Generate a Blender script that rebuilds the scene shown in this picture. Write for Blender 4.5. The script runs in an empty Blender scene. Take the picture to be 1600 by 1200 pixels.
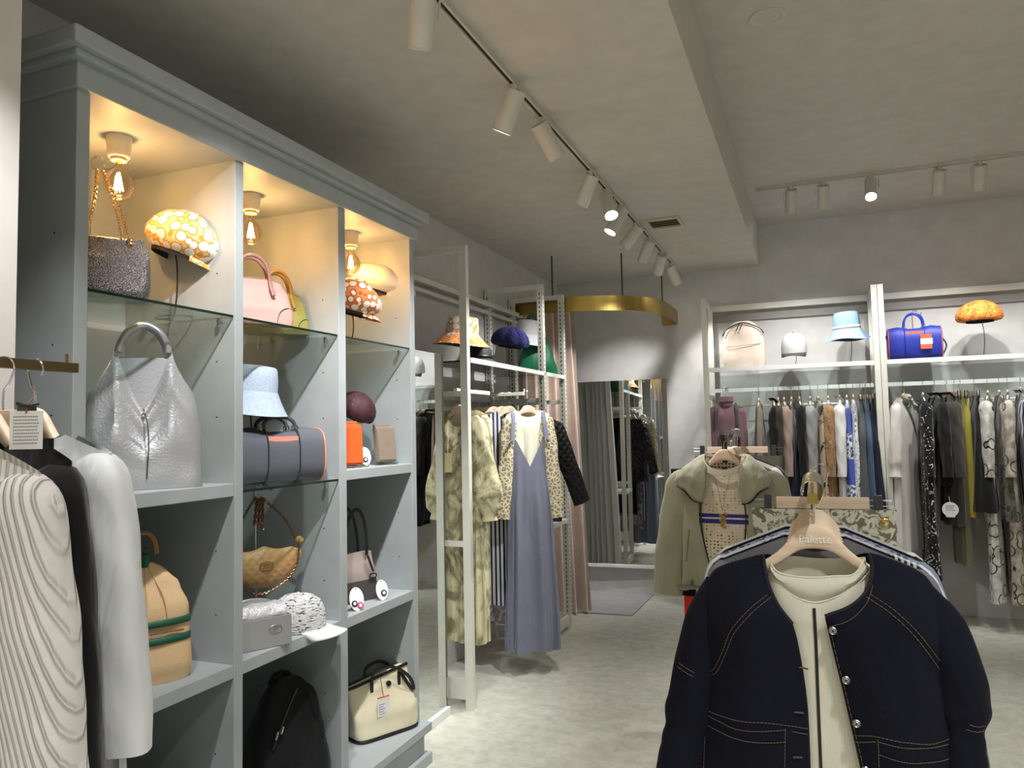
import bpy, bmesh, math, random
import numpy as np
from mathutils import Vector, Matrix

# ---------------------------------------------------------------- camera, world, exposure
SC = bpy.context.scene
COL = SC.collection
PI = math.pi
EYE = (0.0, 0.0, 1.5)
FPX = 1166.0
YAW, PITCH, ROLL = math.radians(21.932), math.radians(3.497), math.radians(-1.1835)
_f = np.array([-math.sin(YAW) * math.cos(PITCH), math.cos(YAW) * math.cos(PITCH), math.sin(PITCH)])
_r0 = np.array([math.cos(YAW), math.sin(YAW), 0.0])
_u0 = np.cross(_r0, _f)
_r = math.cos(ROLL) * _r0 + math.sin(ROLL) * _u0
_u = -math.sin(ROLL) * _r0 + math.cos(ROLL) * _u0
cam_data = bpy.data.cameras.new('camera')
cam_data.sensor_width = 36.0
cam_data.lens = FPX / 1600.0 * 36.0
cam_data.clip_start = 0.05
cam_data.clip_end = 100
cam = bpy.data.objects.new('camera', cam_data)
COL.objects.link(cam)
M4 = Matrix(((_r[0], _u[0], -_f[0], EYE[0]), (_r[1], _u[1], -_f[1], EYE[1]), (_r[2], _u[2], -_f[2], EYE[2]), (0, 0, 0, 1)))
cam.matrix_world = M4
SC.camera = cam
SC.view_settings.view_transform = 'Standard'
SC.view_settings.look = 'None'
SC.view_settings.exposure = 1.05
SC.view_settings.gamma = 1.0
SC.view_settings.use_curve_mapping = False
SC.cycles.max_bounces = 8
SC.cycles.diffuse_bounces = 4
SC.cycles.glossy_bounces = 5
SC.cycles.transparent_max_bounces = 16
SC.cycles.use_denoising = True
world = bpy.data.worlds.new('world')
SC.world = world
world.use_nodes = True
world.node_tree.nodes['Background'].inputs[0].default_value = (0.62, 0.60, 0.56, 1)
world.node_tree.nodes['Background'].inputs[1].default_value = 0.30


def at(px, py, **k):
    """point of the place seen at a spot of the photograph, on the plane x=, y= or z="""
    d = _r * (px - 800) / FPX - _u * (py - 600) / FPX + _f
    (a, v), = k.items()
    i = 'xyz'.index(a)
    t = (v - EYE[i]) / d[i]
    return np.array(EYE) + t * d


def mpp(p):
    """metres per photograph pixel at a point"""
    return float((np.array(p) - np.array(EYE)) @ _f) / FPX


SPOT_POWER = 62.0
FILL_POWER = 62.0


def spot(name, loc, target, power, angle=50, blend=0.6, color=(1.0, 0.985, 0.965), radius=0.025):
    d = bpy.data.lights.new(name, 'SPOT')
    d.energy = power
    d.spot_size = math.radians(angle)
    d.spot_blend = blend
    d.color = color
    d.shadow_soft_size = radius
    o = bpy.data.objects.new(name, d)
    COL.objects.link(o)
    o.location = loc
    o.rotation_euler = (Vector(target) - Vector(loc)).to_track_quat('-Z', 'Y').to_euler()
    return o


# ---------------------------------------------------------------- materials
def lin(c):
    c = c / 255.0
    return c / 12.92 if c <= 0.04045 else ((c + 0.055) / 1.055) ** 2.4


def rgb(c):
    return (lin(c[0]), lin(c[1]), lin(c[2]), 1.0)


class NT:
    """tiny node helper"""
    def __init__(s, nt):
        s.nt = nt

    def n(s, t, **k):
        nd = s.nt.nodes.new(t)
        for a, b in k.items():
            if a.startswith('i_'):
                key = a[2:]
                key = int(key) if key.isdigit() else key.replace('_', ' ')
                nd.inputs[key].default_value = b
            else:
                setattr(nd, a, b)
        return nd

    def l(s, a, b):
        s.nt.links.new(a, b)

    def coord(s, scale=(1, 1, 1), rot=(0, 0, 0), gen=False):
        c = s.n('ShaderNodeTexCoord')
        m = s.n('ShaderNodeMapping')
        m.inputs['Scale'].default_value = scale
        m.inputs['Rotation'].default_value = rot
        s.l(c.outputs['Object'], m.inputs['Vector'])
        return m.outputs['Vector']

    def ramp(s, fac, stops, const=False):
        r = s.n('ShaderNodeValToRGB')
        r.color_ramp.interpolation = 'CONSTANT' if const else 'LINEAR'
        e = r.color_ramp.elements
        while len(e) > 1:
            e.remove(e[-1])
        e[0].position = stops[0][0]
        e[0].color = rgb(stops[0][1])
        for p, c in stops[1:]:
            x = e.new(p)
            x.color = rgb(c)
        s.l(fac, r.inputs[0])
        return r.outputs[0]

    def noise(s, vec, scale, detail=3, rough=.5, dist=0):
        t = s.n('ShaderNodeTexNoise', i_Scale=scale, i_Detail=detail, i_Roughness=rough, i_Distortion=dist)
        s.l(vec, t.inputs['Vector'])
        return t.outputs[0]

    def voro(s, vec, scale, feature='F1', rnd=1.0):
        t = s.n('ShaderNodeTexVoronoi', feature=feature)
        t.inputs['Scale'].default_value = scale
        t.inputs['Randomness'].default_value = rnd
        s.l(vec, t.inputs['Vector'])
        return t.outputs['Distance']

    def wave(s, vec, scale, dirn='X', dist=0, prof='SIN', dscale=1):
        t = s.n('ShaderNodeTexWave', wave_type='BANDS', bands_direction=dirn, wave_profile=prof)
        t.inputs['Scale'].default_value = scale
        t.inputs['Distortion'].default_value = dist
        t.inputs['Detail Scale'].default_value = dscale
        s.l(vec, t.inputs['Vector'])
        return t.outputs['Fac']

    def mix(s, fac, a, b):
        m = s.n('ShaderNodeMix', data_type='RGBA')
        if isinstance(fac, float):
            m.inputs[0].default_value = fac
        else:
            s.l(fac, m.inputs[0])
        for v, i in ((a, 6), (b, 7)):
            if isinstance(v, tuple):
                m.inputs[i].default_value = rgb(v)
            else:
                s.l(v, m.inputs[i])
        return m.outputs[2]

    def math(s, op, a, b=None):
        m = s.n('ShaderNodeMath', operation=op)
        for v, i in ((a, 0), (b, 1)):
            if v is None:
                continue
            if isinstance(v, (int, float)):
                m.inputs[i].default_value = v
            else:
                s.l(v, m.inputs[i])
        return m.outputs[0]


_mats = {}


def mat(name, col, rough=.7, metal=0.0, pat=None, bump=None, spec=None, sheen=0, emit=None, coat=0):
    """pat(N) -> colour socket; bump = callable(N) -> height socket or ('noise'|'wave*', scale); with strength, distance"""
    if name in _mats:
        return _mats[name]
    m = bpy.data.materials.new(name)
    m.use_nodes = True
    nt = m.node_tree
    N = NT(nt)
    b = nt.nodes['Principled BSDF']
    b.inputs['Base Color'].default_value = rgb(col)
    b.inputs['Roughness'].default_value = rough
    b.inputs['Metallic'].default_value = metal
    if spec is not None:
        b.inputs['Specular IOR Level'].default_value = spec
    if sheen:
        b.inputs['Sheen Weight'].default_value = sheen
    if coat:
        b.inputs['Coat Weight'].default_value = coat
        b.inputs['Coat Roughness'].default_value = .15
    if emit:
        b.inputs['Emission Color'].default_value = rgb(emit[0])
        b.inputs['Emission Strength'].default_value = emit[1]
    if pat:
        N.l(pat(N), b.inputs['Base Color'])
    elif not metal and not emit:
        c = N.noise(N.coord(), 9, 2)
        k = .93
        N.l(N.mix(c, tuple(int(x * k) for x in col), tuple(min(255, int(x * 1.04)) for x in col)), b.inputs['Base Color'])
    if bump:
        fn, st, ds = bump
        bp = N.n('ShaderNodeBump')
        bp.inputs['Strength'].default_value = st
        bp.inputs['Distance'].default_value = ds
        N.l(fn(N), bp.inputs['Height'])
        N.l(bp.outputs[0], b.inputs['Normal'])
    _mats[name] = m
    return m


def weave(scale=400):
    return lambda N: N.noise(N.coord(), scale, 2)


def wrinkle(scale=9, sx=3.0):
    return lambda N: N.noise(N.coord((sx, sx, 1)), scale, 3, .5, .6)


def cloth(name, col, rough=.85, pat=None, st=.35, sheen=.2, wr=7):
    return mat(name, col, rough, 0, pat, (wrinkle(wr), st, .02), spec=.25, sheen=sheen)


def leather(name, col, rough=.45, metal=0.0, scale=160, st=.25):
    return mat(name, col, rough, metal, None, (lambda N: N.voro(N.coord(), scale, 'SMOOTH_F1'), st, .003))


def thin_glass(name, tint, gloss=.10, col=(255, 255, 255)):
    m = bpy.data.materials.new(name)
    m.use_nodes = True
    nt = m.node_tree
    nt.nodes.remove(nt.nodes['Principled BSDF'])
    N = NT(nt)
    tr = N.n('ShaderNodeBsdfTransparent')
    tr.inputs[0].default_value = rgb(tint)
    gl = N.n('ShaderNodeBsdfGlossy')
    gl.inputs['Roughness'].default_value = .02
    gl.inputs[0].default_value = rgb(col)
    fr = N.n('ShaderNodeFresnel')
    fr.inputs[0].default_value = 1.45
    mx = N.n('ShaderNodeMixShader')
    k = N.math('MULTIPLY', fr.outputs[0], gloss * 10)
    N.l(k, mx.inputs[0])
    N.l(tr.outputs[0], mx.inputs[1])
    N.l(gl.outputs[0], mx.inputs[2])
    N.l(mx.outputs[0], nt.nodes['Material Output'].inputs[0])
    return m


# ---------------------------------------------------------------- mesh helpers
def V(*a):
    return np.array(a, float)


def spline(pts, n):
    """Catmull-Rom through pts, n samples"""
    P = [np.array(p, float) for p in pts]
    if len(P) == 2:
        return [P[0] + (P[1] - P[0]) * i / (n - 1) for i in range(n)]
    seg = [np.linalg.norm(P[i + 1] - P[i]) for i in range(len(P) - 1)]
    tot = sum(seg) or 1
    cum = [0]
    for s in seg:
        cum.append(cum[-1] + s)
    out = []
    for i in range(n):
        d = tot * i / (n - 1)
        k = 0
        while k < len(seg) - 1 and d > cum[k + 1]:
            k += 1
        t = (d - cum[k]) / (seg[k] or 1)
        p1, p2 = P[k], P[k + 1]
        p0 = P[k - 1] if k > 0 else 2 * p1 - p2
        p3 = P[k + 2] if k + 2 < len(P) else 2 * p2 - p1
        out.append(.5 * ((2 * p1) + (-p0 + p2) * t + (2 * p0 - 5 * p1 + 4 * p2 - p3) * t * t + (-p0 + 3 * p1 - 3 * p2 + p3) * t ** 3))
    return out


def lerp_list(vals, t):
    """piecewise-linear value in an evenly spaced list or list of (t, v)"""
    if isinstance(vals, (int, float)):
        return vals
    if isinstance(vals[0], (int, float)):
        vals = [(i / (len(vals) - 1), v) for i, v in enumerate(vals)]
    if t <= vals[0][0]:
        return vals[0][1]
    for (a, x), (b, y) in zip(vals, vals[1:]):
        if t <= b:
            k = (t - a) / ((b - a) or 1)
            k = k * k * (3 - 2 * k)
            return x + (y - x) * k
    return vals[-1][1]


class G:
    def __init__(s):
        s.v = []
        s.f = []

    def add(s, vs, fs):
        o = len(s.v)
        s.v += [tuple(float(c) for c in v) for v in vs]
        s.f += [tuple(i + o for i in f) for f in fs]
        return s

    def box(s, a, b):
        (x0, y0, z0), (x1, y1, z1) = a, b
        x0, x1 = min(x0, x1), max(x0, x1)
        y0, y1 = min(y0, y1), max(y0, y1)
        z0, z1 = min(z0, z1), max(z0, z1)
        vs = [(x0, y0, z0), (x1, y0, z0), (x1, y1, z0), (x0, y1, z0), (x0, y0, z1), (x1, y0, z1), (x1, y1, z1), (x0, y1, z1)]
        return s.add(vs, [(0, 3, 2, 1), (4, 5, 6, 7), (0, 1, 5, 4), (1, 2, 6, 5), (2, 3, 7, 6), (3, 0, 4, 7)])

    def grid(s, rows, closeu=False, flip=False):
        """rows: list of lists of points"""
        nv, nu = len(rows), len(rows[0])
        vs = [p for r in rows for p in r]
        fs = []
        for j in range(nv - 1):
            for i in range(nu if closeu else nu - 1):
                a, b = j * nu + i, j * nu + (i + 1) % nu
                q = (a, b, b + nu, a + nu)
                fs.append(q[::-1] if flip else q)
        return s.add(vs, fs)

    def rings(s, rings, cap0=True, cap1=True):
        n = len(rings[0])
        s.grid(rings, True)
        o = len(s.v) - n * len(rings)
        if cap0:
            s.f.append(tuple(o + i for i in range(n))[::-1])
        if cap1:
            e = len(s.v) - n
            s.f.append(tuple(e + i for i in range(n)))
        return s

    def tube(s, path, r, n=8, flat=1.0, up=(0, 0, 1), cap=True, closed=False, smooth=0):
        P = [np.array(p, float) for p in path]
        if smooth:
            P = spline(P, smooth)
        m = len(P)
        rs = []
        prev = None
        for i in range(m):
            if closed:
                t = P[(i + 1) % m] - P[i - 1]
            else:
                t = P[min(i + 1, m - 1)] - P[max(i - 1, 0)]
            t = t / (np.linalg.norm(t) or 1)
            if prev is None:
                a = np.cross(t, np.array(up, float))
                if np.linalg.norm(a) < 1e-3:
                    a = np.cross(t, np.array([1.0, 0.1, 0]))
            else:
                a = prev - t * (prev @ t)
            a = a / (np.linalg.norm(a) or 1)
            prev = a
            b = np.cross(a, t)
            rr = lerp_list(r, i / (m - 1)) if not isinstance(r, (int, float)) else r
            rs.append([P[i] + rr * (a * math.cos(2 * PI * k / n) + b * flat * math.sin(2 * PI * k / n)) for k in range(n)])
        if closed:
            rs.append(rs[0])
            return s.grid(rs, True)
        return s.rings(rs, cap, cap)

    def lathe(s, prof, n=32, c=(0, 0, 0), cap0=False, cap1=False, fn=None):
        rs = []
        for r, z in prof:
            ring = []
            for k in range(n):
                a = 2 * PI * k / n
                p = V(c[0] + r * math.cos(a), c[1] + r * math.sin(a), c[2] + z)
                ring.append(fn(p, a, r, z) if fn else p)
            rs.append(ring)
        return s.rings(rs, cap0, cap1)

    def sphere(s, c, r, n=16, m=10):
        if isinstance(r, (int, float)):
            r = (r, r, r)
        rs = [[V(c[0] + r[0] * math.sin(PI * j / m) * math.cos(2 * PI * k / n), c[1] + r[1] * math.sin(PI * j / m) * math.sin(2 * PI * k / n), c[2] - r[2] * math.cos(PI * j / m)) for k in range(n)] for j in range(m + 1)]
        return s.grid(rs, True)

    def cyl(s, a, b, r, n=16, r2=None):
        return s.tube([a, b], r if r2 is None else [r, r2], n)

    def prism(s, outline, a, b, plane='xz'):
        """outline of 2D points extruded from a to b along the third axis"""
        n = len(outline)
        def P(p, d):
            return {'xz': (p[0], d, p[1]), 'xy': (p[0], p[1], d), 'yz': (d, p[0], p[1])}[plane]
        vs = [P(p, a) for p in outline] + [P(p, b) for p in outline]
        fs = [tuple(range(n)), tuple(range(2 * n - 1, n - 1, -1))] + [(i, i + n, (i + 1) % n + n, (i + 1) % n) for i in range(n)]
        return s.add(vs, fs)

    def build(s, name, m, parent=None, smooth=True, bevel=0, solid=0, sub=0, angle=40, merge=True, loc=None, rz=0):
        me = bpy.data.meshes.new(name)
        me.from_pydata(s.v, [], s.f)
        bm = bmesh.new()
        bm.from_mesh(me)
        if merge:
            bmesh.ops.remove_doubles(bm, verts=bm.verts, dist=1e-6)
        bmesh.ops.recalc_face_normals(bm, faces=bm.faces)
        bm.to_mesh(me)
        bm.free()
        if smooth:
            me.shade_smooth()
            me.set_sharp_from_angle(angle=math.radians(angle))
        me.materials.append(m)
        o = bpy.data.objects.new(name, me)
        COL.objects.link(o)
        if parent:
            o.parent = parent
        if loc is not None:
            o.location = loc
        if rz:
            o.rotation_euler = (0, 0, rz)
        if solid:
            md = o.modifiers.new('thickness', 'SOLIDIFY')
            md.thickness = solid
            md.offset = 0
        if bevel:
            md = o.modifiers.new('bevel', 'BEVEL')
            md.width = bevel
            md.segments = 2
            md.limit_method = 'ANGLE'
        if sub:
            md = o.modifiers.new('smooth', 'SUBSURF')
            md.levels = sub
            md.render_levels = sub
        return o


def tag(o, label, cat, group=None, kind=None):
    o['label'] = label
    o['category'] = cat
    if group:
        o['group'] = group
    if kind:
        o['kind'] = kind
    return o


def thing(name, label, cat, loc, rz=0, group=None):
    o = bpy.data.objects.new(name, None)
    o.empty_display_size = .05
    COL.objects.link(o)
    o.location = tuple(float(c) for c in loc)
    o.rotation_euler = (0, 0, rz)
    return tag(o, label, cat, group)


def struct(name, g, m, **k):
    o = g.build(name, m, smooth=False, **k)
    o['kind'] = 'structure'
    return o


def dup(root, loc, rz=0, label=None, group=None):
    r = root.copy()
    COL.objects.link(r)
    r.location = tuple(float(c) for c in loc)
    r.rotation_euler = (0, 0, rz)
    if label:
        r['label'] = label
    if group:
        r['group'] = group
    for ch in list(root.children):
        c = ch.copy()
        COL.objects.link(c)
        c.parent = r
        for gch in ch.children:
            d = gch.copy()
            COL.objects.link(d)
            d.parent = c
    return r


def text(body, size, m, parent, loc, rot=(PI / 2, 0, 0), name='lettering', extrude=.0004, align='CENTER'):
    cu = bpy.data.curves.new(name, 'FONT')
    cu.body = body
    cu.size = size
    cu.extrude = extrude
    cu.align_x = align
    cu.resolution_u = 3
    tmp = bpy.data.objects.new('tmp', cu)
    COL.objects.link(tmp)
    dg = bpy.context.evaluated_depsgraph_get()
    me = bpy.data.meshes.new_from_object(tmp.evaluated_get(dg))
    bpy.data.objects.remove(tmp)
    me.materials.clear()
    me.materials.append(m)
    o = bpy.data.objects.new(name, me)
    COL.objects.link(o)
    o.parent = parent
    o.location = loc
    o.rotation_euler = rot
    return o


# ---------------------------------------------------------------- shared materials
WALL = mat('wall_paint', (204, 203, 200), .85, bump=(lambda N: N.noise(N.coord(), 60, 3), .08, .002))
CEIL = mat('ceiling_paint', (204, 200, 192), .9, bump=(lambda N: N.noise(N.coord(), 50, 3), .05, .002))


def _floor_pat(N):
    v = N.coord((1, 1, 1))
    a = N.noise(v, .9, 4, .6, .8)
    b = N.noise(v, 14, 5, .7)
    c = N.mix(a, (186, 186, 174), (222, 222, 210))
    big = N.ramp(b, [(0.35, (214, 214, 208)), (.6, (255, 255, 255))])
    m = N.n('ShaderNodeMix', data_type='RGBA', blend_type='MULTIPLY')
    m.inputs[0].default_value = .6
    N.l(c, m.inputs[6])
    N.l(big, m.inputs[7])
    sp = N.voro(v, 5, 'F1')
    dots = N.ramp(sp, [(0.0, (110, 105, 95)), (.012, (255, 255, 255))], True)
    m2 = N.n('ShaderNodeMix', data_type='RGBA', blend_type='MULTIPLY')
    m2.inputs[0].default_value = .8
    N.l(m.outputs[2], m2.inputs[6])
    N.l(dots, m2.inputs[7])
    return m2.outputs[2]


FLOOR = mat('polished_concrete', (180, 180, 168), .25, pat=_floor_pat, bump=(lambda N: N.noise(N.coord(), 3, 4), .06, .01), spec=.5)
UNIT = mat('blue_grey_painted_wood', (170, 177, 180), .5, bump=(lambda N: N.noise(N.coord(), 90, 2), .03, .001))
WHITE_METAL = mat('off_white_powder_coat', (222, 222, 212), .4)
WHITE = mat('white_paint', (232, 232, 232), .5)
SLOT = mat('dark_slot', (30, 30, 28), .8)
BLACK = mat('black_plastic', (18, 18, 20), .4)
CHROME = mat('chrome', (215, 215, 220), .12, 1.0)
STEEL = mat('brushed_steel', (190, 190, 190), .28, 1.0)
BRASS = mat('brushed_brass', (176, 150, 84), .3, 1.0, bump=(lambda N: N.noise(N.coord((1, 1, 30)), 60, 2), .05, .001))
DULLBRASS = mat('dull_bronze', (140, 122, 88), .38, 1.0)
GOLDCHAIN = mat('pale_gold', (225, 190, 130), .2, 1.0)
MIRROR = mat('mirror_silver', (226, 230, 228), .0, 1.0)
GLASS = thin_glass('clear_glass', (236, 243, 240), .06)
GLASSEDGE = mat('dark_glass_edge', (24, 42, 38), .1)
BULB = thin_glass('bulb_glass', (255, 244, 225), .08)
WOOD = mat('pale_beech', (222, 190, 158), .5, pat=lambda N: N.mix(N.wave(N.coord((1, 1, 1)), 14, 'Z', 3, 'SIN', 1), (226, 202, 176), (234, 212, 188)))
PAPER = mat('white_card', (240, 240, 240), .6)
INK = mat('black_ink', (25, 25, 25), .6)


def tube_obj(name, path, r, m, parent, **k):
    return G().tube(path, r, **k).build(name, m, parent)

# ================================================================ THE ROOM
XL, YB, XR, YF = -2.22, 6.71, 4.2, -6.0
ZC, ZH, XS = 2.868, 3.211, -0.38
struct('floor', G().box((XL - .1, YF, -.1), (XR, YB + .1, 0)), FLOOR)
struct('ceiling', G().box((XL - .1, YF, ZC), (XS, YB + .1, ZH + .15)), CEIL)
struct('ceiling_raised', G().box((XS, YF, ZH), (XR, YB + .1, ZH + .15)), CEIL)
struct('wall_back', G().box((XL - .1, YB, 0), (XR, YB + .1, ZH)), WALL)
struct('wall_left', G().box((XL - .1, YF, 0), (XL, YB, ZC)), WALL)
struct('wall_right', G().box((XR, YF, 0), (XR + .1, YB, ZH)), WALL)
# end of the partition at the left edge of the view
struct('trim_1', G().box((XL, .96, 0), (-1.575, 1.075, ZC)), mat('partition_paint', (214, 208, 204), .8))

# ---------------------------------------------------------------- built-in shelving unit
XF = -1.716
XK = -2.2
PY = [(1.318, 1.356), (1.883, 1.921), (2.451, 2.498), (3.015, 3.056)]
unit = thing('shelving_unit', 'tall blue-grey open shelving cabinet with three bays of handbags and hats', 'shelving unit', (XF, 2.187, 0))
uo = V(XF, 2.187, 0)


def ub(name, a, b, m=UNIT, bevel=.002, parent=unit, **k):
    return G().box(V(*a) - uo, V(*b) - uo).build(name, m, parent, smooth=False, bevel=bevel, **k)


for i, (a, b) in enumerate(PY):
    g = G().box(V(XK, a, .18) - uo, V(XF, b, 2.402) - uo)
    d = g.build('side_panel' if i in (0, 3) else 'divider', UNIT, unit, smooth=False, bevel=.002)
    h = G()
    for zz in (2.03, 1.74, 1.56, 1.13, .93, .5, .36):
        for xx in (XF - .075, XF - .38):
            for yy, sgn in ((a, -1), (b, 1)):
                h.cyl(V(xx, yy, zz) - uo, V(xx, yy + sgn * .0006, zz) - uo, .0028, 8)
    h.build('peg_holes', SLOT, d)
ub('back_panel', (XK - .01, 1.318, .05), (XK, 3.056, 2.5))
ub('top_panel', (XK, 1.318, 2.402), (XF, 3.056, 2.42))
fas = G().box(V(XK, 1.306, 2.398) - uo, V(-1.70, 3.068, 2.49) - uo)
fas.build('fascia', UNIT, unit, smooth=False, bevel=.004)
# stepped cornice
ub('cornice', (XK, 1.262, 2.484), (-1.652, 3.100, 2.531), bevel=.006)
ub('cornice', (XK, 1.284, 2.464), (-1.676, 3.086, 2.486), bevel=.004)
ub('ledge_board', (XK, 1.29, .145), (-1.67, 3.087, .18))
ub('plinth', (XK, 1.31, .048), (-1.694, 3.057, .146))
ub('plinth_skirting', (XK, 1.29, 0), (-1.67, 3.087, .048))
for (a, b) in ((1.356, 1.883), (1.921, 2.451), (2.498, 3.015)):
    ub('shelf_board', (XK, a, .74), (XF - .003, b, .781))
ub('shelf_board', (XK, 1.356, 1.306), (XF - .003, 1.883, 1.347))
ub('shelf_board', (XK, 2.498, 1.313), (XF - .003, 3.015, 1.354))


def glass_shelf(a, b, z, parent=unit, off=uo, x0=XK + .03, x1=XF - .006):
    o = G().box(V(x0, a + .003, z - .008) - off, V(x1, b - .003, z) - off).build('glass_shelf', GLASS, parent, smooth=False)
    G().box(V(x1, a + .003, z - .008) - off, V(x1 + .0015, b - .003, z) - off).build('polished_edge', GLASSEDGE, o, smooth=False)
    for yy, s in ((a, 1), (b, -1)):
        for xx in (x1 - .05, x0 + .07):
            g = G().cyl(V(xx, yy, z - .016) - off, V(xx, yy + s * .016, z - .016) - off, .006, 12)
            g.cyl(V(xx, yy + s * .012, z - .03) - off, V(xx, yy + s * .012, z - .009) - off, .006, 10)
            g.sphere(V(xx, yy + s * .012, z - .032) - off, .006, 8, 6)
            g.build('shelf_pin', CHROME, o)
    return o


for (a, b) in ((1.356, 1.883), (1.921, 2.451), (2.498, 3.015)):
    glass_shelf(a, b, 1.887)
glass_shelf(1.921, 2.451, 1.323)

# ---------------------------------------------------------------- filament bulbs in the bays
for k, ((px, py), yy) in enumerate((((186, 213), 1.62), ((392, 303), 2.187), ((548, 362), 2.757))):
    p = at(px, py, z=2.402)
    names = ('in the nearest bay', 'in the middle bay', 'in the farthest bay')
    t = thing('ceiling_bulb', 'round filament bulb glowing in a white holder %s of the shelving unit' % names[k], 'light bulb', (p[0], p[1], 2.402), 0, 'filament bulbs in the shelving unit')
    G().lathe([(.001, 0), (.038, 0), (.036, -.004), (.031, -.062), (.028, -.066), (.016, -.068), (.001, -.068)], 24).build('holder', mat('cream_ceramic', (222, 212, 192), .5), t)
    G().lathe([(.016, -.066), (.022, -.070), (.022, -.076), (.015, -.078)], 20).build('collar', mat('holder_ring', (235, 210, 160), .5), t)
    G().lathe([(.014, -.070), (.014, -.095), (.020, -.105), (.037, -.125), (.0425, -.145), (.041, -.163), (.030, -.182), (.012, -.192), (.0005, -.194)], 28).build('glass_globe', BULB, t)
    g = G()
    for a in range(6):
        c, s_ = math.cos(a * PI / 3), math.sin(a * PI / 3)
        g.tube([(c * .006, s_ * .006, -.125), (c * .013, s_ * .013, -.166)], .0011, 6)
    g.build('filament', mat('filament_glow', (255, 190, 90), .5, emit=((255, 190, 100), 160)), t)
    d = bpy.data.lights.new('bulb_light', 'POINT')
    d.energy = 1.05
    d.color = (1.0, .68, .34)
    d.shadow_soft_size = .012
    o = bpy.data.objects.new('bulb_light', d)
    COL.objects.link(o)
    o.parent = t
    o.location = (0, 0, -.145)

# ---------------------------------------------------------------- tall mirror beside the unit
mg = thing('mirror', 'tall frameless mirror standing between the shelving unit and the white ladder frame', 'mirror', (-1.87, 3.33, 0))
G().box((-.010, -.27, .045), (.010, .29, 1.915)).build('mirror_glass', MIRROR, mg, smooth=False)
G().box((-.02, -.272, .0), (.023, .292, .044)).build('base_plinth', WHITE, mg, smooth=False, bevel=.002)

# ---------------------------------------------------------------- white ladder frames and rack on the left wall
LF = [(3.73, False), (5.0, True), (5.47, True)]
lad_names = ('nearest white ladder frame of the left wall rack, beside the mirror',
             'middle white ladder frame with slotted post on the left wall rack',
             'farthest white ladder frame with slotted post, in front of the pink curtain')
ZT = 2.535
for k, (yy, slotted) in enumerate(LF):
    t = thing('ladder_frame', lad_names[k], 'rack frame', (-1.78, yy, 0), 0, 'white ladder frames of the left wall rack')
    hw = .019
    for x0, nm in ((0.0, 'front'), (-.41, 'rear')):
        po = G().box((x0 - .022, -hw, 0), (x0 + .022, hw, ZT)).build('post', WHITE_METAL, t, smooth=False, bevel=.001)
        if slotted or nm == 'rear':
            sl = G()
            z = .12
            while z < ZT - .05:
                sl.box((x0 - .006, -hw - .0008, z), (x0 + .001, -hw + .002, z + .018))
                sl.box((x0 + .0222, -.004, z), (x0 + .0228, .004, z + .018))
                z += .032
            sl.build('slots', SLOT, po, smooth=False)
    for z0, z1 in ((ZT - .035, ZT), (1.69, 1.72), (.865, .895), (.05, .16) if k == 0 else (.06, .11)):
        G().box((-.39, -.012, z0), (-.02, .012, z1)).build('rung', WHITE_METAL, t, smooth=False, bevel=.001)
t = thing('wall_rack', 'white wall-mounted display rack along the left wall with hat shelf and hanging rails', 'clothes rack', (-1.78, 4.6, 0))
o_ = V(-1.78, 4.6, 0)
for a, b in ((3.751, 4.979), (5.021, 5.449)):
    G().box(V(-1.762, a, 1.878) - o_, V(-1.752, b, 1.905) - o_).build('shelf_rail', WHITE, t, smooth=False)
    gs = G().box(V(-2.17, a, 1.885) - o_, V(-1.763, b, 1.893) - o_).build('glass_shelf', thin_glass('smoky_glass', (150, 158, 156), .12), t, smooth=False)
G().box(V(-2.2, 3.06, 2.40) - o_, V(-2.16, 6.0, 2.435) - o_).build('top_rail', WHITE_METAL, t, smooth=False, bevel=.002)
G().box(V(-2.2, 3.06, 2.345) - o_, V(-2.175, 6.0, 2.37) - o_).build('top_rail', WHITE_METAL, t, smooth=False, bevel=.002)
for z in (1.70, 1.62):
    G().box(V(-2.2, 3.75, z) - o_, V(-2.185, 5.45, z + .035) - o_).build('cross_rail', WHITE_METAL, t, smooth=False)
# arms projecting into the shop
ARM1, ARM2 = 3.87, 4.42
G().box(V(-1.862, 3.745, 1.715) - o_, V(-1.838, 4.20, 1.737) - o_).build('hanging_arm', WHITE_METAL, t, smooth=False, bevel=.002)
for ya in (ARM2,):
    ar = G().box(V(-2.19, ya - .012, 1.715) - o_, V(-1.70, ya + .012, 1.737) - o_).build('hanging_arm', WHITE_METAL, t, smooth=False, bevel=.002)
    G().cyl(V(-1.698, ya, 1.715) - o_, V(-1.698, ya, 1.757) - o_, .006, 10).build('end_stop', WHITE_METAL, ar)
G().box(V(-2.17, 5.03, .79) - o_, V(-1.75, 5.44, .82) - o_).build('low_shelf', WHITE, t, smooth=False)
G().box(V(-1.79, 5.03, .03) - o_, V(-1.765, 5.44, .10) - o_).build('kick_rail', WHITE_METAL, t, smooth=False)

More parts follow.
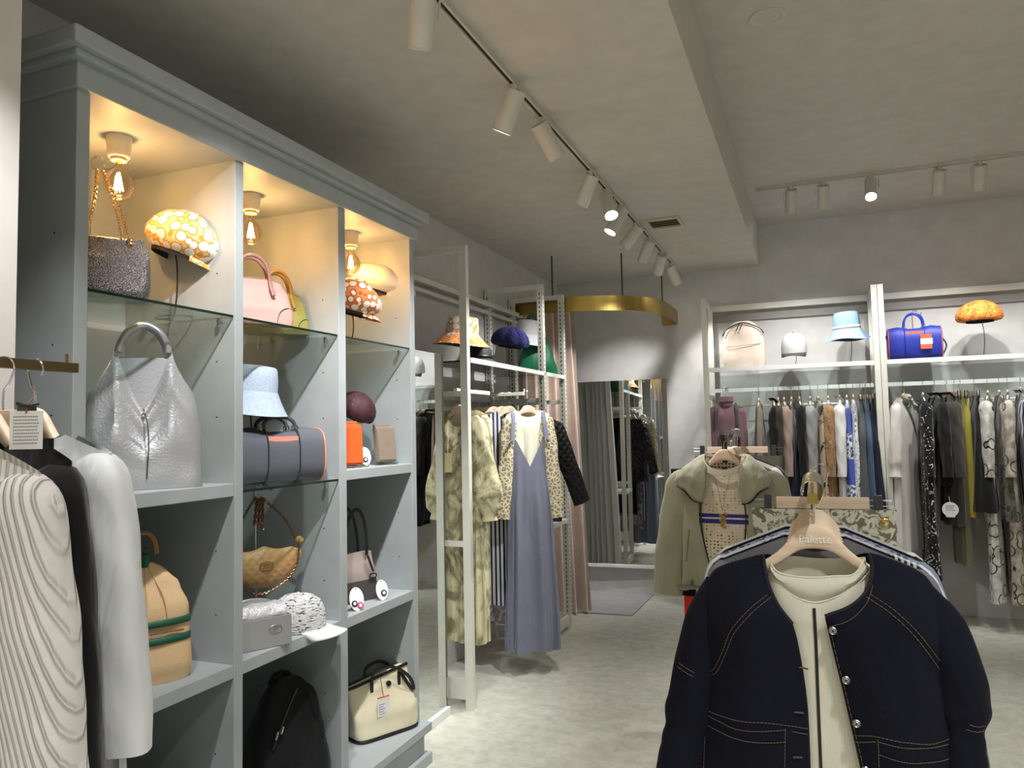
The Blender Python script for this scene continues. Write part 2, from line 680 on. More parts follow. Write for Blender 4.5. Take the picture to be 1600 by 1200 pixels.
# ---------------------------------------------------------------- brass canopy, curtain, mat, mirror on the back wall
can = thing('curtain_canopy', 'curved brass band canopy of the fitting room hung from the ceiling on thin rods', 'canopy', (-1.4, 5.8, 2.531))
co = V(-1.4, 5.8, 2.531)
path = spline([(-2.2, 5.56, 0), (-1.95, 5.54, 0), (-1.7, 5.565, 0), (-1.45, 5.65, 0), (-1.27, 5.775, 0), (-1.17, 5.93, 0), (-1.115, 6.12, 0), (-1.098, 6.35, 0), (-1.095, 6.705, 0)], 60)
rows = []
for dz in (0, -.118):
    rows.append([p + V(0, 0, 2.531 + dz) - co for p in path])
G().grid(rows).build('brass_band', BRASS, can, solid=.012, smooth=False)
G().box(V(-1.223, 6.66, 2.408) - co, V(-1.098, 6.705, 2.50) - co).build('wall_plate', BRASS, can, smooth=False)
for (x, y) in ((-1.873, 5.548), (-1.35, 5.71), (-1.115, 6.12)):
    G().cyl(V(x, y, 2.53) - co, V(x, y, ZC) - co, .006, 10).build('hanging_rod', mat('dark_rod', (50, 48, 42), .4), can)
# curtain: pink satin outside, grey lining inside
n = 240
def curtain_rows(off, phase=0):
    rows = []
    base = spline([(-2.19, 5.66, 0), (-2.05, 5.78, 0), (-1.93, 5.90, 0), (-1.83, 5.97, 0)], n)
    for j in range(15):
        t_ = j / 14
        z = 2.50 - 2.485 * t_
        row = []
        for i, p in enumerate(base):
            s_ = i / (n - 1)
            w = (.040 + .012 * t_) * math.sin(s_ * 2 * PI * 6 + .5 * math.sin(3 * t_ + s_ * 9)) + .012 * math.sin(s_ * 43 + t_ * 2)
            q = p + V(.72 * w + .05 * t_ * s_, -.70 * w - off, 0)
            row.append(V(q[0] + .035 * t_ * s_, q[1], z))
        rows.append(row)
    return rows
cur = thing('fitting_room_curtain', 'dusty pink satin curtain gathered at the left of the fitting room under the brass band', 'curtain', (-2.0, 5.85, 0))
cuo = V(-2.0, 5.85, 0)
G().grid([[p - cuo for p in r] for r in curtain_rows(.004)]).build('pink_satin', mat('pink_satin', (222, 196, 184), .38, bump=(wrinkle(14, 2), .25, .01), sheen=.3), cur)
G().grid([[p - cuo for p in r] for r in curtain_rows(-.004)]).build('grey_lining', mat('grey_lining', (205, 205, 196), .8), cur)

mtm = at(904, 597, y=6.69)
wm = thing('wall_mirror', 'large frameless mirror on the back wall of the fitting room', 'mirror', (-1.635, 6.670, 0), math.radians(2.8))
G().box((-.50, -.012, .27), (.43, .0, 1.925)).build('mirror_glass', MIRROR, wm, smooth=False)
G().box((-.52, -.03, .245), (.43, .0, .27)).build('mirror_ledge', WHITE, wm, smooth=False)
mt = [at(*q, z=0) for q in ((893, 957), (988, 963), (1024, 927), (915, 921))]
mtc = sum(mt) / 4
g = G()
outl = [(p - mtc)[:2] for p in mt]
g.prism([tuple(p) for p in outl], 0.0, .012, 'xy')
tag(g.build('floor_mat', mat('grey_mat', (176, 172, 176), .95, bump=(weave(500), .5, .004)), bevel=.004, smooth=False, loc=tuple(mtc)), 'grey rectangular floor mat in front of the fitting room mirror', 'mat')

# ---------------------------------------------------------------- ceiling: air vent, downlight, tracks and spotlights
t = thing('air_vent', 'cream rectangular air conditioning vent in the low ceiling', 'air vent', (-.872, 4.965, ZC - .002))
fr = G()
for a, b in (((-.115, -.115, -.012), (.115, -.095, 0)), ((-.115, .095, -.012), (.115, .115, 0)), ((-.115, -.095, -.012), (-.095, .095, 0)), ((.095, -.095, -.012), (.115, .095, 0))):
    fr.box(a, b)
fr.build('frame', mat('vent_cream', (205, 200, 170), .6), t, smooth=False)
G().box((-.1, -.1, -.002), (.1, .1, 0)).build('duct_opening', mat('vent_dark', (90, 86, 66), .8), t, smooth=False)
for k in range(4):
    G().add([(-.095, -.08 + k * .045, -.012), (.095, -.08 + k * .045, -.012), (.095, -.055 + k * .045, -.003), (-.095, -.055 + k * .045, -.003)], [(0, 1, 2, 3)]).build('louvre', mat('vent_slat', (176, 170, 138), .6), t, smooth=False, solid=.003)


def downlight(loc, label, power, group='round downlights in the ceiling', on=True):
    t = thing('downlight', label, 'downlight', loc, 0, group)
    G().lathe([(.078, 0), (.078, -.004), (.060, -.006), (.050, -.001), (.046, .03)], 32).build('trim_ring', mat('downlight_ring', (205, 200, 190), .5), t)
    G().lathe([(.046, .03), (.036, .012), (.018, .004), (.001, .003)], 12).build('reflector', CHROME, t, angle=10)
    if on:  # only the added fill lamps carry a light
        d = bpy.data.lights.new('added_fill_light', 'SPOT')
        d.energy = power
        d.spot_size = math.radians(125)
        d.spot_blend = .8
        d.shadow_soft_size = .05
        d.color = (1, .985, .965)
        o = bpy.data.objects.new('added_fill_light', d)
        COL.objects.link(o)
        o.parent = t
        o.location = (0, 0, -.02)
    return t


p = at(1200, 27, z=ZH)
downlight((p[0], p[1], ZH), 'round recessed downlight in the raised ceiling above the aisle', 0, on=False)
for k, (x, y) in enumerate(((.7, .6), (2.4, .8), (.8, -1.2), (2.4, -1.6), (.8, -3.6), (2.6, -4.0), (2.6, 3.2))):  # lamps added out of view as general fill for the shop
    downlight((x, y, ZH), 'added fill downlight out of view, %s' % ('above the foreground jacket', 'right of the aisle', 'just behind the camera', 'behind the camera to the right', 'far behind the camera', 'far back right corner', 'before the right wall')[k], FILL_POWER)
for k, (x, y) in enumerate(((-1.2, -1.0), (-1.2, -3.2))):  # more fill lamps added behind the viewpoint
    downlight((x, y, ZC), 'added fill downlight in the low ceiling, %s' % ('just behind the camera', 'far behind the camera')[k], FILL_POWER)


def track(name, a, b, z, label):
    a, b = V(*a, z), V(*b, z)
    c = (a + b) / 2
    t = thing(name, label, 'lighting track', c)
    d = (b - a) / np.linalg.norm(b - a)
    s = V(-d[1], d[0], 0)
    def bar(x0, x1, z0, z1):
        P = [a - c + s * x0, a - c + s * x1, b - c + s * x1, b - c + s * x0]
        return G().add([tuple(p + V(0, 0, z0)) for p in P] + [tuple(p + V(0, 0, z1)) for p in P], [(0, 3, 2, 1), (4, 5, 6, 7), (0, 1, 5, 4), (1, 2, 6, 5), (2, 3, 7, 6), (3, 0, 4, 7)])
    g = bar(-.017, -.008, -.02, 0)
    g2 = bar(.008, .017, -.02, 0)
    g.add(g2.v, g2.f)
    g.build('rail_housing', mat('track_white', (205, 202, 192), .5), t, smooth=False)
    bar(-.008, .008, -.012, -.001).build('contact_slot', BLACK, t, smooth=False)
    return t


track('light_track', (-1.04, .2), (-1.04, 6.30), ZC, 'long white lighting track running down the low ceiling')
track('light_track', (-.324, 5.61), (3.2, 5.58), ZH, 'white lighting track across the raised ceiling before the back wall')
HEAD = mat('spot_white', (214, 211, 202), .45)
LENS = mat('lit_lens', (255, 252, 245), .5, emit=((255, 250, 240), 14))


def track_head(loc, target, label, power, group, angle=46, side=1):
    """cylinder spotlight on a bracket; the body points from its pivot to the target"""
    t = thing('track_spotlight', label, 'spotlight', loc, 0, group)
    L = V(*loc)
    piv = V(0, 0, -.075)
    d = V(*target) - L - piv
    d = d / np.linalg.norm(d)
    G().cyl((0, 0, -.045), (0, 0, -.018), .017, 16).build('adaptor', HEAD, t)
    sd = np.cross(d, V(0, 0, 1))
    sd = sd / (np.linalg.norm(sd) or 1) * side
    br = G()
    br.tube([(0, 0, -.044), tuple(V(0, 0, -.050) + sd * .004), tuple(V(0, 0, -.052) + sd * .050), tuple(piv + sd * .050 + d * .02), tuple(piv + sd * .050 + d * .045)], .0075, 8, flat=.5)
    br.build('bracket', HEAD, t)
    c = piv + d * .0
    a0, a1 = c - d * .035, c + d * .125
    up = (1, .1, 0)
    G().tube([a0, a0 + d * .002, a1], [(0, .036), (.02, .039), (1, .039)], 24, up=up, cap=True).build('lamp_body', HEAD, t, angle=35)
    # bright recessed lens with rim
    le = G().tube([a1 + d * .0005, a1 + d * .0012], .031, 24, up=up)
    le.build('lens', LENS, t)
    G().tube([a1, a1 + d * .006], [(0, .039), (1, .0385)], 24, up=up, cap=False).build('rim', HEAD, t, solid=.002)
    sp = spot('track_spot_light', (0, 0, 0), tuple(d), power * .8, angle + 16, 1.0)
    sp.parent = t
    sp.location = tuple(a1 + d * .012)
    return t


G1 = 'white track spotlights on the long left track'
heads = [
    (.75, (-1.75, 1.1, 1.0), 45, 'out of view nearest the camera'),
    (1.35, (-2.1, 2.4, 1.1), 68, 'out of view above the camera'),
    (1.93, (-1.75, 2.9, .9), 50, 'cut by the top edge of the photo'),
    (2.66, (-2.0, 3.0, 1.0), 60, 'second from the photo top, body down left'),
    (3.0, (-.25, 4.6, .7), 60, 'third from the photo top, tipped right'),
    (3.74, (-1.95, 4.1, 1.2), 70, 'leading the far cluster, its rim showing'),
    (4.07, (-.35, 3.2, .9), 60, 'second of the far cluster, tipped to the right'),
    (4.40, (-1.85, 3.9, 1.2), 75, 'third of the far cluster with the brightest face'),
    (4.83, (-2.1, 4.9, 1.6), 46, 'fourth of the far cluster, aimed steeply left'),
    (5.25, (-1.9, 5.95, 1.3), 70, 'fifth of the far cluster, a plain slanted cylinder'),
    (5.72, (-1.6, 6.6, 1.6), 50, 'sixth of the far cluster, before the brass canopy'),
    (6.18, (-.75, 6.6, 1.9), 30, 'last one at the far end of the track'),
]
for y, tg, pw, lab in heads:
    track_head((-1.04, y, ZC), tg, 'white spotlight on the long track, ' + lab, pw, G1, side=-1 if tg[0] > -1 else 1)
G2 = 'white track spotlights on the back track'
for x, tg, pw, lab, sd in (
        (-.082, (-.25, 6.7, 1.35), 46, 'leftmost of the five', -1),
        (.129, (.05, 6.7, 1.35), 46, 'second from the left', -1),
        (.430, (.30, 4.1, .9), 75, 'the lit one leaning towards the camera', -1),
        (.847, (.75, 6.7, 1.35), 46, 'fourth from the left', -1),
        (1.079, (1.05, 6.7, 1.35), 46, 'rightmost in the photo', -1),
        (1.9, (1.6, 6.6, 1.4), 46, 'out of view to the right', -1)):
    track_head((x, 5.61, ZH - .002), tg, 'white cylinder spotlight on the back track, ' + lab, pw * .9, G2, 60, sd)

# ================================================================ BAGS AND HATS
def sgnpow(a, p):
    return math.copysign(abs(a) ** p, a)


def loft_bag(W, D, H, w=1.0, d=1.0, ztop=None, e=.5, nz=18, n=48, fold=0.0, seed=1, lean=0):
    """upright soft solid; W, D half sizes; w(t), d(t) profiles bottom to top; ztop(x/W)->0..1 height of the rim"""
    rnd = random.Random(seed)
    ph = [rnd.uniform(0, 6.28) for _ in range(4)]
    rings = []
    for j in range(nz + 1):
        t = j / nz
        ring = []
        for k in range(n):
            a = 2 * PI * k / n
            x = sgnpow(math.cos(a), e) * W * lerp_list(w, t)
            y = sgnpow(math.sin(a), e) * D * lerp_list(d, t)
            zt = ztop(x / W) if ztop else 1.0
            if fold:
                f = fold * math.sin(PI * min(1, t * 1.1)) * (math.sin(3 * x / W + ph[0] + 4 * t) + .6 * math.sin(7 * x / W + ph[1] - 6 * t))
                y += f * (1 if y > 0 else -1)
            ring.append(V(x, y + lean * t * H, H * t * zt))
        rings.append(ring)
    return G().rings(rings)


def arc_handle(g, x0, x1, z0, h, r, y=0, n=20, flat=1.0, sq=.9, lean=0):
    pts = []
    for i in range(n + 1):
        a = PI * i / n
        pts.append((x0 + (x1 - x0) * (1 - math.cos(a)) / 2, y + lean * math.sin(a), z0 + h * sgnpow(math.sin(a), sq)))
    g.tube(pts, r, 8, flat=flat, up=(0, 1, 0))
    return g


def ring(g, c, R, r, axis='y', n=20):
    pts = []
    for i in range(n):
        a = 2 * PI * i / n
        p = {'y': (R * math.cos(a), 0, R * math.sin(a)), 'z': (R * math.cos(a), R * math.sin(a), 0), 'x': (0, R * math.cos(a), R * math.sin(a))}[axis]
        pts.append(V(*c) + V(*p))
    g.tube(pts, r, 6, closed=True, up=(.3, .4, 1))
    return g


def chain(g, path, link=.008, r=.0011, n=None):
    L = sum(np.linalg.norm(np.array(b) - np.array(a)) for a, b in zip(path, path[1:]))
    n = n or max(4, int(L / (link * .78)))
    P = spline(path, n + 1)
    for i in range(n):
        a, b = P[i], P[i + 1]
        c = (a + b) / 2
        t = (b - a) / (np.linalg.norm(b - a) or 1)
        s = np.cross(t, V(0, 1, 0) if i % 2 else V(1, 0, .2))
        s = s / (np.linalg.norm(s) or 1)
        pts = [c + t * link * .62 * math.cos(q) + s * link * .36 * math.sin(q) for q in [2 * PI * k / 8 for k in range(8)]]
        g.tube(pts, r, 4, closed=True, up=(.3, .5, .8))
    return g


def hat_stand(p, h, label, rz=0, base=True, lean=(0, 0), m=None, R=.075):
    t = thing('hat_stand', label, 'hat stand', p, rz, 'wire hat stands')
    m = m or BLACK
    if base:
        g = G()
        pts = [(R * 1.1 * math.cos(2 * PI * k / 24), R * .75 * math.sin(2 * PI * k / 24), .003) for k in range(24)]
        g.tube(pts, .0022, 6, closed=True)
        g.tube([(-R * 1.1, 0, .003), (0, 0, .003)], .0022, 6)
        g.build('base_ring', m, t)
    G().tube([(0, 0, .003), (lean[0] * .1 + .012, 0, h * .35), (lean[0] * .6 + .012, lean[1] * .6, h * .7), (lean[0], lean[1], h)], .0026, 8, smooth=14).build('pole', m, t)
    return t


def orange_circles(base=(238, 226, 205), ringc=(222, 132, 40), inner=(240, 236, 226), scale=24, grad=None):
    def f(N):
        v = N.coord()
        w = N.voro(v, scale, 'F1', .45)
        c = N.ramp(w, [(0, inner), (.47, inner), (.49, ringc), (.60, ringc), (.63, base), (1, base)])
        if grad:
            sep = N.n('ShaderNodeSeparateXYZ')
            N.l(N.coord(), sep.inputs[0])
            k = N.ramp(sep.outputs[grad[0]], [(grad[1], (0, 0, 0)), (grad[2], (255, 255, 255))])
            c2 = N.ramp(w, [(0, inner), (.22, inner), (.26, grad[3]), (.50, grad[3]), (.55, grad[4]), (1, grad[4])])
            c = N.mix(k, c2, c)
        return c
    return f


def newsboy(p, label, m, W=.13, D=.12, H=.075, rz=0, tilt=(0, 0), brim_m=None, band_m=None, group=None, puff=1.0):
    """soft round cap whose short peak points to local +x"""
    t = thing('newsboy_cap', label, 'cap', p, rz, group)
    t.rotation_euler = (tilt[0], tilt[1], rz)
    rs = []
    for z, k in ((0, .70), (.06, .80), (.2, .97), (.38, 1.04), (.6, .98), (.8, .80), (.93, .5), (1, .12), (1.0, .01)):
        r_ = []
        for q in range(48):
            a = 2 * PI * q / 48
            pu = 1 + .018 * puff * math.cos(8 * a)
            x = W * k * math.cos(a) * pu
            r_.append(V(x + .012 * z, D * k * math.sin(a) * pu, H * z * (1 - .28 * max(0, math.cos(a)) ** 2)))
        rs.append(r_)
    G().rings(rs, False, True).build('crown', m, t)
    rows = []
    for v in (0, .35, .7, 1.0):
        rows.append([V((W * .70 + .055 * v * math.sin(PI * (i / 16) * .9 + .157)) * math.cos(-1.05 + 2.1 * i / 16), D * .72 * math.sin(-1.05 + 2.1 * i / 16) * (1 + .12 * v), .004 - .018 * v * v) for i in range(17)])
    G().grid(rows).build('peak', brim_m or m, t, solid=.004)
    G().lathe([(W * .70, .006), (W * .67, -.012), (W * .64, .004)], 36, fn=lambda q, a, r_, z: V(q[0], q[1] * D / W, q[2])).build('inner_band', band_m or mat('dark_hat_lining', (34, 28, 30), .9), t)
    return t


def beret(p, label, m, W=.125, D=.12, H=.085, rz=0, tilt=(0, 0), ribs=10, amp=.05, name='beret'):
    t = thing(name, label, 'hat', p, rz)
    t.rotation_euler = (tilt[0], tilt[1], rz)
    rs = []
    for z, k in ((.03, .62), (0, .80), (.04, .95), (.16, 1.03), (.36, 1.02), (.58, .92), (.78, .72), (.92, .44), (1, .12), (.98, .01)):
        r_ = []
        for q in range(80):
            a = 2 * PI * q / 80
            pu = 1 + amp * (abs(math.cos(ribs * a / 2)) - .5)
            r_.append(V(W * k * math.cos(a) * pu, D * k * math.sin(a) * pu, H * z * (1 + .5 * amp * abs(math.cos(ribs * a / 2)))))
        rs.append(r_)
    G().rings(rs, False, True).build('crown', m, t)
    G().lathe([(W * .64, .012), (W * .62, -.008), (W * .58, .01)], 36, fn=lambda q, a, r_, z: V(q[0], q[1] * D / W, q[2])).build('band', mat('dark_hat_lining', (34, 28, 30), .9), t)
    return t


def bucket_hat(p, label, m, R=.085, H=.085, brim=.055, drop=.05, rz=0, tilt=(0, 0), brim_m=None, band=None, lining=None, wav=.004):
    t = thing('bucket_hat', label, 'hat', p, rz)
    t.rotation_euler = (tilt[0], tilt[1], rz)
    G().lathe([(R * 1.02, drop), (R * .99, drop + H * .5), (R * .92, drop + H * .9), (R * .84, drop + H * 1.0), (R * .5, drop + H * 1.05), (.001, drop + H * 1.06)], 40).build('crown', m, t)
    def wv(q, a, r_, z):
        f = (r_ - R) / brim
        return V(q[0], q[1], q[2] + wav * f * math.sin(3 * a + 1))
    G().lathe([(R * 1.02, drop), (R + brim * .35, drop * .62), (R + brim * .7, drop * .26), (R + brim, 0)], 48, fn=wv).build('brim', brim_m or m, t)
    G().lathe([(R + brim - .001, -.001), (R + brim * .68, drop * .24 - .003), (R * 1.0, drop - .004), (R * .9, drop + .02)], 48, fn=wv).build('brim_lining', lining or mat('grey_hat_lining', (90, 96, 104), .9), t)
    if band:
        G().lathe([(R * 1.03, drop + .001), (R * 1.025, drop + .024)], 40).build('hat_band', band, t, solid=.002)
    return t


def ball_cap(p, label, m, peak_m, R=.088, rz=0, tilt=(0, 0), H=.1, pk=.075):
    """peak points to local -y"""
    t = thing('baseball_cap', label, 'cap', p, rz)
    t.rotation_euler = (tilt[0], tilt[1], rz)
    pr = [(R, 0), (R * 1.0, H * .3), (R * .95, H * .55), (R * .8, H * .8), (R * .5, H * .96), (R * .2, H), (.001, H)]
    G().lathe(pr, 40, fn=lambda q, a, r_, z: V(q[0], q[1] * 1.1, q[2])).build('crown', m, t)
    rows = []
    for v in (0, .3, .6, .85, 1.0):
        rows.append([V(R * 1.0 * math.sin(-1.25 + 2.5 * i / 20) * (1 - .04 * v), -R * 1.08 * math.cos(-1.25 + 2.5 * i / 20) - pk * v * math.cos((-1.25 + 2.5 * i / 20) * .95) ** .6, .004 - .016 * v - .02 * abs(math.sin(-1.25 + 2.5 * i / 20)) ** 2 * v) for i in range(21)])
    G().grid(rows).build('peak', peak_m, t, solid=.004)
    G().sphere((0, 0, H + .002), (.007, .007, .004), 12, 6).build('button', peak_m, t)
    return t


# ---- bay 1 (nearest)
sparkle = mat('glitter_mesh', (168, 156, 164), .38, .75, pat=lambda N: N.ramp(N.voro(N.coord(), 330, 'F1'), [(0, (225, 220, 220)), (.28, (150, 143, 143)), (.6, (80, 75, 76))]), bump=(lambda N: N.voro(N.coord(), 330, 'F1'), .8, .002))
p = at(160, 452, x=-1.86)
p = V(-1.85, p[1], 1.888)
t = thing('glitter_handbag', 'sparkling grey evening handbag with gold chain straps on the glass shelf', 'handbag', p, math.radians(58))
loft_bag(.118, .045, .185, w=[(0, .92), (.3, 1.0), (.75, .97), (1, .84)], d=[(0, .8), (.15, 1), (.6, .8), (1, .14)], ztop=lambda x: 1 - .05 * math.cos(x * 2), e=.55, fold=.004).build('body', sparkle, t)
g = G()
for x, y in ((-.062, -.012), (.062, -.012), (-.055, .012), (.055, .012)):
    ring(g, (x, y, .165), .006, .0018)
g.build('eyelets', GOLDCHAIN, t)
g = G()
top = V(-.012, .03, .385)
for x, y in ((-.062, -.014), (.062, -.014), (-.055, .014), (.05, .014)):
    chain(g, [(x, y, .165), (x * .55, y, .27), tuple(top + V(x * .12, 0, 0))], .011, .0013)
g.build('chain_strap', GOLDCHAIN, t)


def bag_stand(p, h, label, rz=0, m=STEEL, hook=.05):
    t = thing('bag_stand', label, 'display stand', p, rz, 'metal bag stands')
    g = G()
    g.tube([(-.06, -.04, .003), (-.06, .04, .003), (.06, .04, .003), (.06, -.04, .003)], .003, 6, closed=True)
    g.tube([(0, .04, .003), (0, .04, .01)], .003, 6)
    g.build('base', m, t)
    G().tube([(0, .04, .003), (0, .04, h * .5), (0, .04, h - .03), (.004, .035, h - .006), (.014, .02, h), (.026, .01, h - .012), (.028, 0, h - .035), (.034, -.02, h - .048), (.05, -.035, h - .04), (.055, -.04, h - .028)], .003, 8, smooth=40).build('hooked_rod', m, t)
    return t


bag_stand(V(-1.885, p[1] - .015, 1.888), .43, 'chrome hooked stand holding the chain of the sparkling grey handbag', math.radians(60), m=CHROME)
q = at(266, 474, z=1.888)
cap = at(280, 388, x=-1.93)
newsboy((cap[0], cap[1], cap[2] - .028), 'white newsboy cap with orange and yellow circles, in the nearest bay', mat('circle_print_yellow', (240, 230, 210), .8, pat=orange_circles((236, 206, 150), (226, 150, 40), (242, 240, 236), 30)), W=.128, D=.118, H=.155, rz=math.radians(38), tilt=(0.0, .36), brim_m=mat('circle_print_yellow', (0, 0, 0)))
hat_stand((cap[0] - .01, cap[1] - .01, 1.888), cap[2] - 1.888 + .005, 'black curved wire stand under the circle-print newsboy cap', R=.06)

# silver hobo bag
silver = mat('silver_leather', (186, 188, 194), .36, .6, bump=(lambda N: N.noise(N.coord(), 130, 4, .6), .35, .004))
p = at(222, 768, z=1.348)
p = V(-1.86, at(222, 760, x=-1.86)[1], 1.348)
t = thing('silver_shoulder_bag', 'large silver crinkled leather shoulder bag with V-shaped opening', 'handbag', p, math.radians(52))


def vtop(x):
    ax = abs(x)
    if ax < .46:
        return .56 + .44 * (ax / .46) ** 1.35
    return 1.0 - .40 * ((ax - .46) / .54) ** .62


loft_bag(.165, .062, .42, w=[(0, 1.0), (.25, .98), (.6, .98), (.85, .92), (1, .86)], d=[(0, 1.0), (.3, .85), (.7, .5), (1, .24)], ztop=vtop, e=.42, nz=26, n=112, fold=.005, seed=4).build('body', silver, t)
for y in (-.016, .016):
    g = G()
    g.tube([(-.066, y, .405), (-.062, y, .43), (-.04, y, .468), (0, y * .8, .488), (.04, y, .468), (.062, y, .43), (.066, y, .405)], .0125, 10, smooth=26, flat=.9)
    g.build('handle', mat('silver_strap', (190, 190, 198), .3, .7), t)
g = G()
g.tube([(0, -.026, .235), (.010, -.048, .19), (.012, -.058, .12), (.008, -.0645, .03)], .0016, 6, smooth=16)
g.build('black_piping', INK, t)
G().sphere((0.002, -.032, .222), .005, 10, 8).build('snap_stud', GOLDCHAIN, t)

# beige backpack with green stripes
beige = mat('beige_canvas', (222, 190, 148), .85, bump=(weave(260), .5, .003))
green = mat('green_leather', (22, 92, 66), .5)
p = V(-1.86, at(222, 1080, x=-1.86)[1], .782)
t = thing('beige_backpack', 'beige canvas backpack with two green stripes across its front pocket', 'backpack', p, math.radians(60))
loft_bag(.135, .065, .345, w=[(0, .94), (.1, 1.0), (.6, .93), (.8, .74), (.93, .48), (1, .2)], d=[(0, .8), (.15, 1.0), (.6, .85), (.85, .55), (1, .25)], e=.62, nz=24, fold=.003, seed=8).build('body', beige, t)
g = G()
for dx in (-.045, .0, .045):
    g.tube([(dx * .2, -.022, .335), (dx, -.05, .25), (dx * 1.3, -.055, .17)], .0025, 6, smooth=10)
g.build('pleats', beige, t)
for z0, z1 in ((.165, .185), (.115, .135)):
    rows = []
    for z in (z0, z1):
        rows.append([V(.129 * math.sin(a), -.063 * (abs(math.cos(a)) ** .62) - .004, z) for a in [(-1.35 + 2.7 * i / 24) for i in range(25)]])
    G().grid(rows).build('green_stripe', green, t, solid=.003)
G().tube([(-.10, -.058, .147), (0, -.068, .150), (.10, -.058, .147)], .003, 6, smooth=16).build('zip', mat('brown_zip', (120, 90, 60), .5), t)
g = G()
arc_handle(g, -.035, .035, .37, .065, .008, y=-.0)
g.build('handle', mat('tan_handle', (150, 112, 74), .5), t)
G().tube([(0, 0, .335), (0, 0, .372)], .026, 12, flat=.6).build('handle_tab', green, t)

# navy bag on the lowest shelf of bay 1
p = at(250, 1185, x=-1.9)
t = thing('navy_handbag', 'shiny navy blue handbag on the lowest shelf of the nearest bay', 'handbag', (-1.9, p[1] - .05, .181), math.radians(60))
navyl = leather('navy_patent', (16, 26, 92), .3)
loft_bag(.15, .07, .24, w=[(0, .9), (.3, 1), (1, .7)], d=[(0, 1), (.5, .8), (1, .2)], ztop=lambda x: 1 - .2 * x * x, fold=.008).build('body', navyl, t)
g = G()
arc_handle(g, -.06, .06, .22, .10, .010, y=-.02)
arc_handle(g, -.06, .06, .22, .09, .010, y=.02)
g.build('handles', navyl, t)

# ---- bay 2
def dome_bag(p, label, m, hm, W, D, H, rz, holder=True, name='dome_handbag'):
    t = thing(name, label, 'handbag', p, rz)
    b = loft_bag(W, D, H, w=[(0, .97), (.2, 1.0), (.7, .90), (1, .72)], d=[(0, 1), (.3, .95), (.8, .45), (1, .18)], ztop=lambda x: 1 - .14 * x * x, e=.48).build('body', m, t)
    for y in (-.022, .022):
        g = G()
        arc_handle(g, -W * .42, W * .42, H * .93, H * .56, .0065, y=y)
        g.build('handle', hm, t)
        for s_ in (-1, 1):
            G().tube([(s_ * W * .42, y * 1.1, H * .96), (s_ * W * .43, y * 1.9, H * .78), (s_ * W * .48, y * 2.25, H * .62)], .007, 8, flat=.4, up=(0, 1, 0)).build('handle_tab', hm, t)
    g = G()
    for s_ in (-1, 1):
        g.tube([(s_ * W * .55, -D * .98, .006), (s_ * W * .62, -D * .97, H * .25), (s_ * W * .78, -D * .85, H * .36), (s_ * W * .94, -D * .55, H * .36)], .0012, 5, smooth=12)
    g.build('corner_stitching', INK, t)
    G().tube([(-W * .7, -.004, H * .95), (0, 0, H * 1.02), (W * .7, -.004, H * .95)], .004, 6, smooth=12).build('zip', hm, t)
    return t


pink = leather('blush_leather', (206, 158, 150), .5)
p = V(-1.83, at(392, 497, x=-1.83)[1], 1.888)
dome_bag(p, 'blush pink structured handbag standing before the olive one', pink, leather('dusty_handle', (170, 124, 118), .5), .145, .05, .165, math.radians(52))
p = V(-1.93, at(432, 497, x=-1.93)[1], 1.888)
dome_bag(p, 'olive green structured handbag half hidden behind the pink one', leather('olive_leather', (150, 146, 72), .5), leather('ochre_handle', (158, 122, 46), .5), .125, .05, .165, math.radians(52))

p = at(392, 640, x=-1.90)
felt = mat('blue_grey_felt', (176, 196, 222), .95, pat=lambda N: N.mix(N.noise(N.coord(), 120, 3), (140, 160, 190), (205, 218, 236)))
bucket_hat((p[0], p[1], 1.575), 'pale blue felt bucket hat on a stand behind the grey duffel', felt, R=.085, H=.09, brim=.045, drop=.085, rz=.3, tilt=(.0, .10), wav=.002)
hat_stand((p[0] - .01, p[1], 1.324), .30, 'black wire stand under the pale blue felt bucket hat', R=.06)


